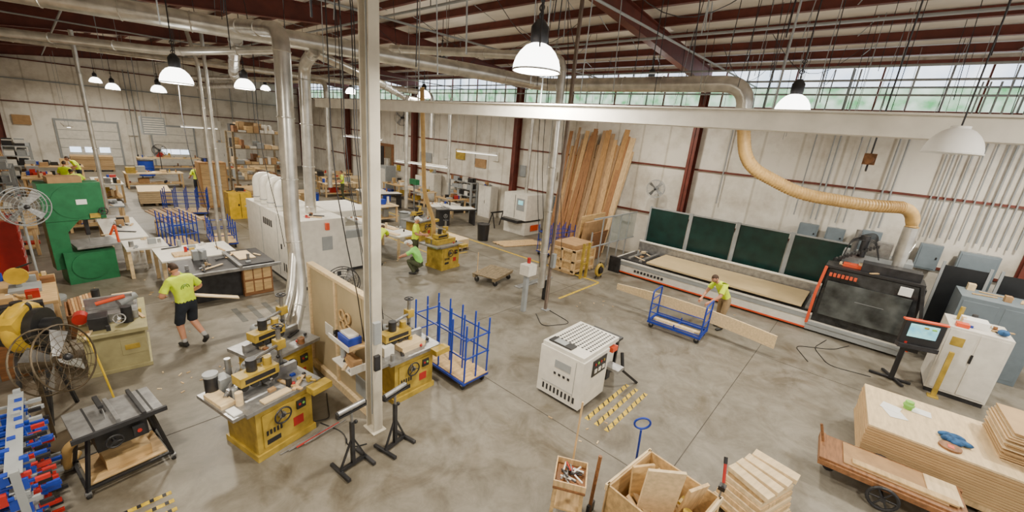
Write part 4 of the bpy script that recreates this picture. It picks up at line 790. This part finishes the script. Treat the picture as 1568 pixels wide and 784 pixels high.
# ---------------- people ----------------
def person(name,loc,rz,J,hair=HAIR,shirt=HIVIS,legs=NAVY,shorts=False,face=None,cap=None,beard=False,curl=.6,logo=False):
    Nn=['pelvis','waist','chest','neck','headb','shL','elL','wrL','shR','elR','wrR','hipL','knL','anL','hipR','knR','anR']
    rad=dict(pelvis=(.16,.12),waist=(.15,.115),chest=(.175,.12),neck=(.06,.06),headb=(.055,.055),shL=(.075,.075),elL=(.05,.05),wrL=(.032,.028),shR=(.075,.075),elR=(.05,.05),wrR=(.032,.028),
        hipL=(.11,.11),knL=(.072,.072),anL=(.045,.045),hipR=(.11,.11),knR=(.072,.072),anR=(.045,.045))
    E=[('pelvis','waist'),('waist','chest'),('chest','neck'),('neck','headb'),('chest','shL'),('shL','elL'),('elL','wrL'),('chest','shR'),('shR','elR'),('elR','wrR'),('pelvis','hipL'),('hipL','knL'),('knL','anL'),('pelvis','hipR'),('hipR','knR'),('knR','anR')]
    J={k:V(v) for k,v in J.items()}
    hc=J['head']; J['headb']=J['neck'].lerp(hc,.55)
    me=bpy.data.meshes.new('tmp'); me.from_pydata([J[n] for n in Nn],[(Nn.index(a),Nn.index(b)) for a,b in E],[])
    o=bpy.data.objects.new('tmp',me); scn.collection.objects.link(o)
    o.modifiers.new('skin','SKIN')
    sv=me.skin_vertices[0].data
    for i,n in enumerate(Nn): sv[i].radius=rad[n]; sv[i].use_root=(i==0)
    sb=o.modifiers.new('ss','SUBSURF'); sb.levels=3; sb.render_levels=3
    dg=bpy.context.evaluated_depsgraph_get(); dg.update(); ev=o.evaluated_get(dg); bm=ev.to_mesh()
    g=G(name,loc,rz); vs=[v.co.copy() for v in bm.vertices]
    segm={}
    for f in bm.polygons:
        c=f.center; best=None
        for a,b in E:
            A,B=J[a],J[b]; d=B-A; t=max(0,min(1,(c-A).dot(d)/max(1e-9,d.length_squared))); q=(c-(A+d*t)).length/ (rad[a][0]*(1-t)+rad[b][0]*t)
            if best is None or q<best[0]: best=(q,a,b,t)
        _,a,b,t=best
        if b=='neck': m=shirt if t<.93 else SKIN
        elif b=='headb': m=SKIN
        elif b.startswith('el'): m=shirt if t<.72 else SKIN
        elif b.startswith('wr'): m=SKIN
        elif b.startswith('an'): m=(legs if t<.06 else (SKIN if t<.75 else SOCK)) if shorts else legs
        elif b.startswith('kn') or b.startswith('hip'): m=legs
        elif b=='waist': m=legs if t<.25 else shirt
        else: m=shirt
        segm.setdefault(m,[]).append(tuple(f.vertices))
    base=len(g.v); g.v+=[tuple(v) for v in vs]
    for m,fs in segm.items():
        i=g._m(m)
        for f in fs: g.f.append([k+base for k in f]); g.mi.append(i); g.sm.append(True)
    ev.to_mesh_clear(); bpy.data.objects.remove(o)
    for s in 'LR':
        A,B=J['sh'+s],J['el'+s]; d=B-A; g.t([A+d*.35,A+d*.74],[.066,.072],shirt,16)
        A,B=J['hip'+s],J['kn'+s]; d=B-A
        if shorts: g.t([A+d*.3,A+d*.94],[.09,.088],legs,18)
        else:
            A,B=J['kn'+s],J['an'+s]; d=B-A; g.t([A+d*.3,A+d*.97],[.06,.062],legs,16)
        a,t=J['an'+s],J['to'+s]; d=(t-a); d.normalize(); a0=a-V((0,0,.03)); 
        g.t([a+V((0,0,.03)),a0-d*.0],[.05,.052],SHOE,12); g.t([a0-d*.065,a0-d*.03,a0+d*.06,a0+d*.13,a0+d*.18],[.03,.046,.045,.042,.022],SHOE,12)
    if logo:
        c=J['chest'].lerp(J['waist'],.25)-V((0,.128,0)); g.tor(c,.075,.006,GREEN,(0,1,.15),20,5); g.tor(c,.04,.006,GREEN,(0,1,.15),16,5)
    fd=V(face).normalized() if face else V((0,1,-.1)).normalized()
    up=(hc-J['neck']).normalized(); up=(up-fd*up.dot(fd)).normalized(); rt=fd.cross(up)
    Rm=Matrix((rt,fd,up)).transposed()
    nu,nv=32,24; vv=[];ff={}
    for j in range(nv+1):
        ph=math.pi*j/nv
        for i in range(nu):
            th=2*math.pi*i/nu; x,y,z=math.sin(ph)*math.cos(th),math.sin(ph)*math.sin(th),math.cos(ph)
            px,py,pz=x*.076,y*.096,z*.118
            if z<-.1: k=(-z-.1); px*=1-.3*k; py+=.02*k if y>0 else .03*k
            vv.append(hc+Rm@V((px,py,pz)))
    for j in range(nv):
        for i in range(nu):
            ph=math.pi*(j+.5)/nv; th=2*math.pi*(i+.5)/nu; y,z=math.sin(ph)*math.sin(th),math.cos(ph)
            m=(cap or hair) if (z>.55 or (y<.1 and z>-.35) or (y<.4 and z>.2)) else SKIN
            if beard and y>.1 and z<-.5: m=hair
            ff.setdefault(m,[]).append((j*nu+i,(j+1)*nu+i,(j+1)*nu+(i+1)%nu,j*nu+(i+1)%nu))
    for m,fs in ff.items(): g.add(vv,fs,m,True)
    W=lambda p: hc+Rm@V(p)
    g.t([W((0,.09,.02)),W((0,.112,-.02)),W((0,.09,-.03))],[.008,.015,.01],SKIN,8)
    for sx in (-1,1):
        g.sp(W((sx*.03,.082,.012)),.012,PAPER,(1.2,.7,.7),8,6,Rm); g.sp(W((sx*.03,.09,.012)),.006,HAIR,(1,.7,1),6,5,Rm); g.sp(W((sx*.077,-.005,-.005)),.026,SKIN,(.35,.8,1.2),8,6,Rm)
        g.t([W((sx*.015,.092,.035)),W((sx*.045,.083,.035))],.004,HAIR,5)
    g.t([W((-.022,.092,-.055)),W((0,.097,-.055)),W((.022,.092,-.055))],.005,LIP,6)
    if cap: g.t([W((0,.06,.06)),W((0,.16,.045))],[.06,.05],cap,12)
    for s,sg in (('L',-1),('R',1)):
        w=J['wr'+s]; d=(w-J['el'+s]).normalized(); side=d.cross(V((0,0,1))); side=side.normalized() if side.length>.1 else V((1,0,0)); nrm=side.cross(d).normalized()
        g.t([w-d*.03,w+d*.02,w+d*.06,w+d*.095],[.028,.034,.04,.034],SKIN,10)
        for k,(off,L) in enumerate([(-.03,.065),(-.01,.078),(.01,.074),(.03,.058)]):
            p=w+d*.085+side*off; q=p+(d*math.cos(curl*.5)-nrm*math.sin(curl*.5))*L*.5; r=q+(d*math.cos(curl*1.6)-nrm*math.sin(curl*1.6))*L*.5
            g.t([p,q,r],[.0105,.0095,.007],SKIN,7)
        p=w+d*.03-side*sg*.035; q=p+(d*.7-side*sg*.6)*.04; r=q+(d*.9-nrm*.5-side*sg*.1)*.03; g.t([p,q,r],[.013,.011,.008],SKIN,7)
    return g.done()
def pose(**k):
    J=dict(pelvis=(0,0,.95),waist=(0,.01,1.12),chest=(0,.02,1.34),neck=(0,.03,1.5),head=(0,.06,1.66),shL=(-.18,.02,1.42),shR=(.18,.02,1.42),elL=(-.27,.06,1.15),elR=(.27,.06,1.15),wrL=(-.22,.3,1.06),wrR=(.22,.3,1.06),
      hipL=(-.1,0,.88),hipR=(.1,0,.88),knL=(-.11,.03,.5),knR=(.11,.03,.5),anL=(-.12,-.03,.08),anR=(.12,-.03,.08),toL=(-.14,.1,.07),toR=(.14,.1,.07)); J.update(k); return J
person('worker_walking',(1.45,9.7,0),.35,pose(chest=(0,.1,1.33),neck=(0,.16,1.48),head=(0,.24,1.62),shL=(-.2,.1,1.42),shR=(.2,.1,1.42),elL=(-.35,.1,1.15),elR=(.37,.1,1.17),wrL=(-.2,.35,1.05),wrR=(.24,.33,1.0),
  knL=(-.12,.1,.5),anL=(-.12,.02,.08),toL=(-.13,.15,.07),knR=(.12,.1,.5),anR=(.13,-.25,.2),toR=(.14,-.16,.1)),shorts=True,face=(-.1,1,-.6),beard=True,logo=True)
person('worker_leaning_at_cart',(11.95,2.4,0),.95,pose(pelvis=(0,-.05,.95),waist=(0,.04,1.1),chest=(0,.2,1.28),neck=(0,.32,1.4),head=(0,.43,1.5),shL=(-.19,.23,1.35),shR=(.19,.23,1.35),elL=(-.25,.36,1.06),elR=(.25,.36,1.06),wrL=(-.16,.58,.86),wrR=(.16,.58,.86),
  hipL=(-.1,-.06,.88),hipR=(.1,-.06,.88),knL=(-.11,-.0,.48),knR=(.11,-.05,.48),anR=(.12,-.18,.08),toR=(.13,-.04,.07)),legs=KHAKI,face=(0,.8,-.6),beard=True)
person('worker_bending_at_table',(7.12,12.2,0),-.9,pose(pelvis=(0,-.1,.92),waist=(0,.05,1.05),chest=(0,.3,1.15),neck=(0,.45,1.2),head=(0,.58,1.22),shL=(-.19,.35,1.2),shR=(.19,.35,1.2),elL=(-.22,.5,1.0),elR=(.22,.5,1.0),wrL=(-.12,.68,.93),wrR=(.12,.68,.93),
  hipL=(-.1,-.1,.87),hipR=(.1,-.1,.87),knL=(-.11,-.02,.48),knR=(.11,-.02,.48)),legs=OLIVE,face=(0,.6,-1))
person('worker_standing',(8.22,11.55,0),-2.4,pose(elR=(.3,.1,1.2),wrR=(.2,.38,1.2)),legs=OLIVE,face=(0,1,-.5),cap=PAPER)
person('worker_crouching',(7.75,10.85,0),.6,pose(pelvis=(0,-.2,.36),waist=(0,-.12,.52),chest=(0,.03,.74),neck=(0,.12,.88),head=(0,.2,1.02),shL=(-.18,.05,.82),shR=(.18,.05,.82),elL=(-.25,.25,.66),elR=(.25,.25,.66),wrL=(-.1,.45,.55),wrR=(.1,.45,.55),
  hipL=(-.1,-.18,.34),hipR=(.1,-.18,.34),knL=(-.17,.22,.48),knR=(.17,.22,.48),anL=(-.14,-.02,.08),anR=(.14,-.02,.08),toL=(-.16,.13,.07),toR=(.16,.13,.07)),shirt=HIVIS2,legs=OLIVE,face=(0,1,-.4),cap=PAPER)
lean=dict(chest=(0,.15,1.3),neck=(0,.25,1.42),head=(0,.35,1.54),shL=(-.18,.15,1.38),shR=(.18,.15,1.38))
person('worker_at_bench',(12.1,24.6,0),1.2,pose(),legs=OLIVE)
person('worker_at_bench',(.9,26.0,0),.5,pose(**lean),legs=NAVY,face=(0,1,-.5))
person('worker_at_bench',(.6,28.4,0),-.5,pose(),legs=NAVY)
person('worker_at_bench',(1.2,31.8,0),1.5,pose(**lean),legs=NAVY,face=(0,1,-.5))
person('worker_at_bench',(-.1,23.4,0),-1.2,pose(**lean),legs=NAVY,face=(0,1,-.5))
person('worker_at_bench',(5.4,27.4,0),.2,pose(),legs=NAVY)
w=bpy.data.worlds.new('sky'); scn.world=w; w.use_nodes=True
w.node_tree.nodes['Background'].inputs[0].default_value=(1,.95,.87,1); w.node_tree.nodes['Background'].inputs[1].default_value=1.1
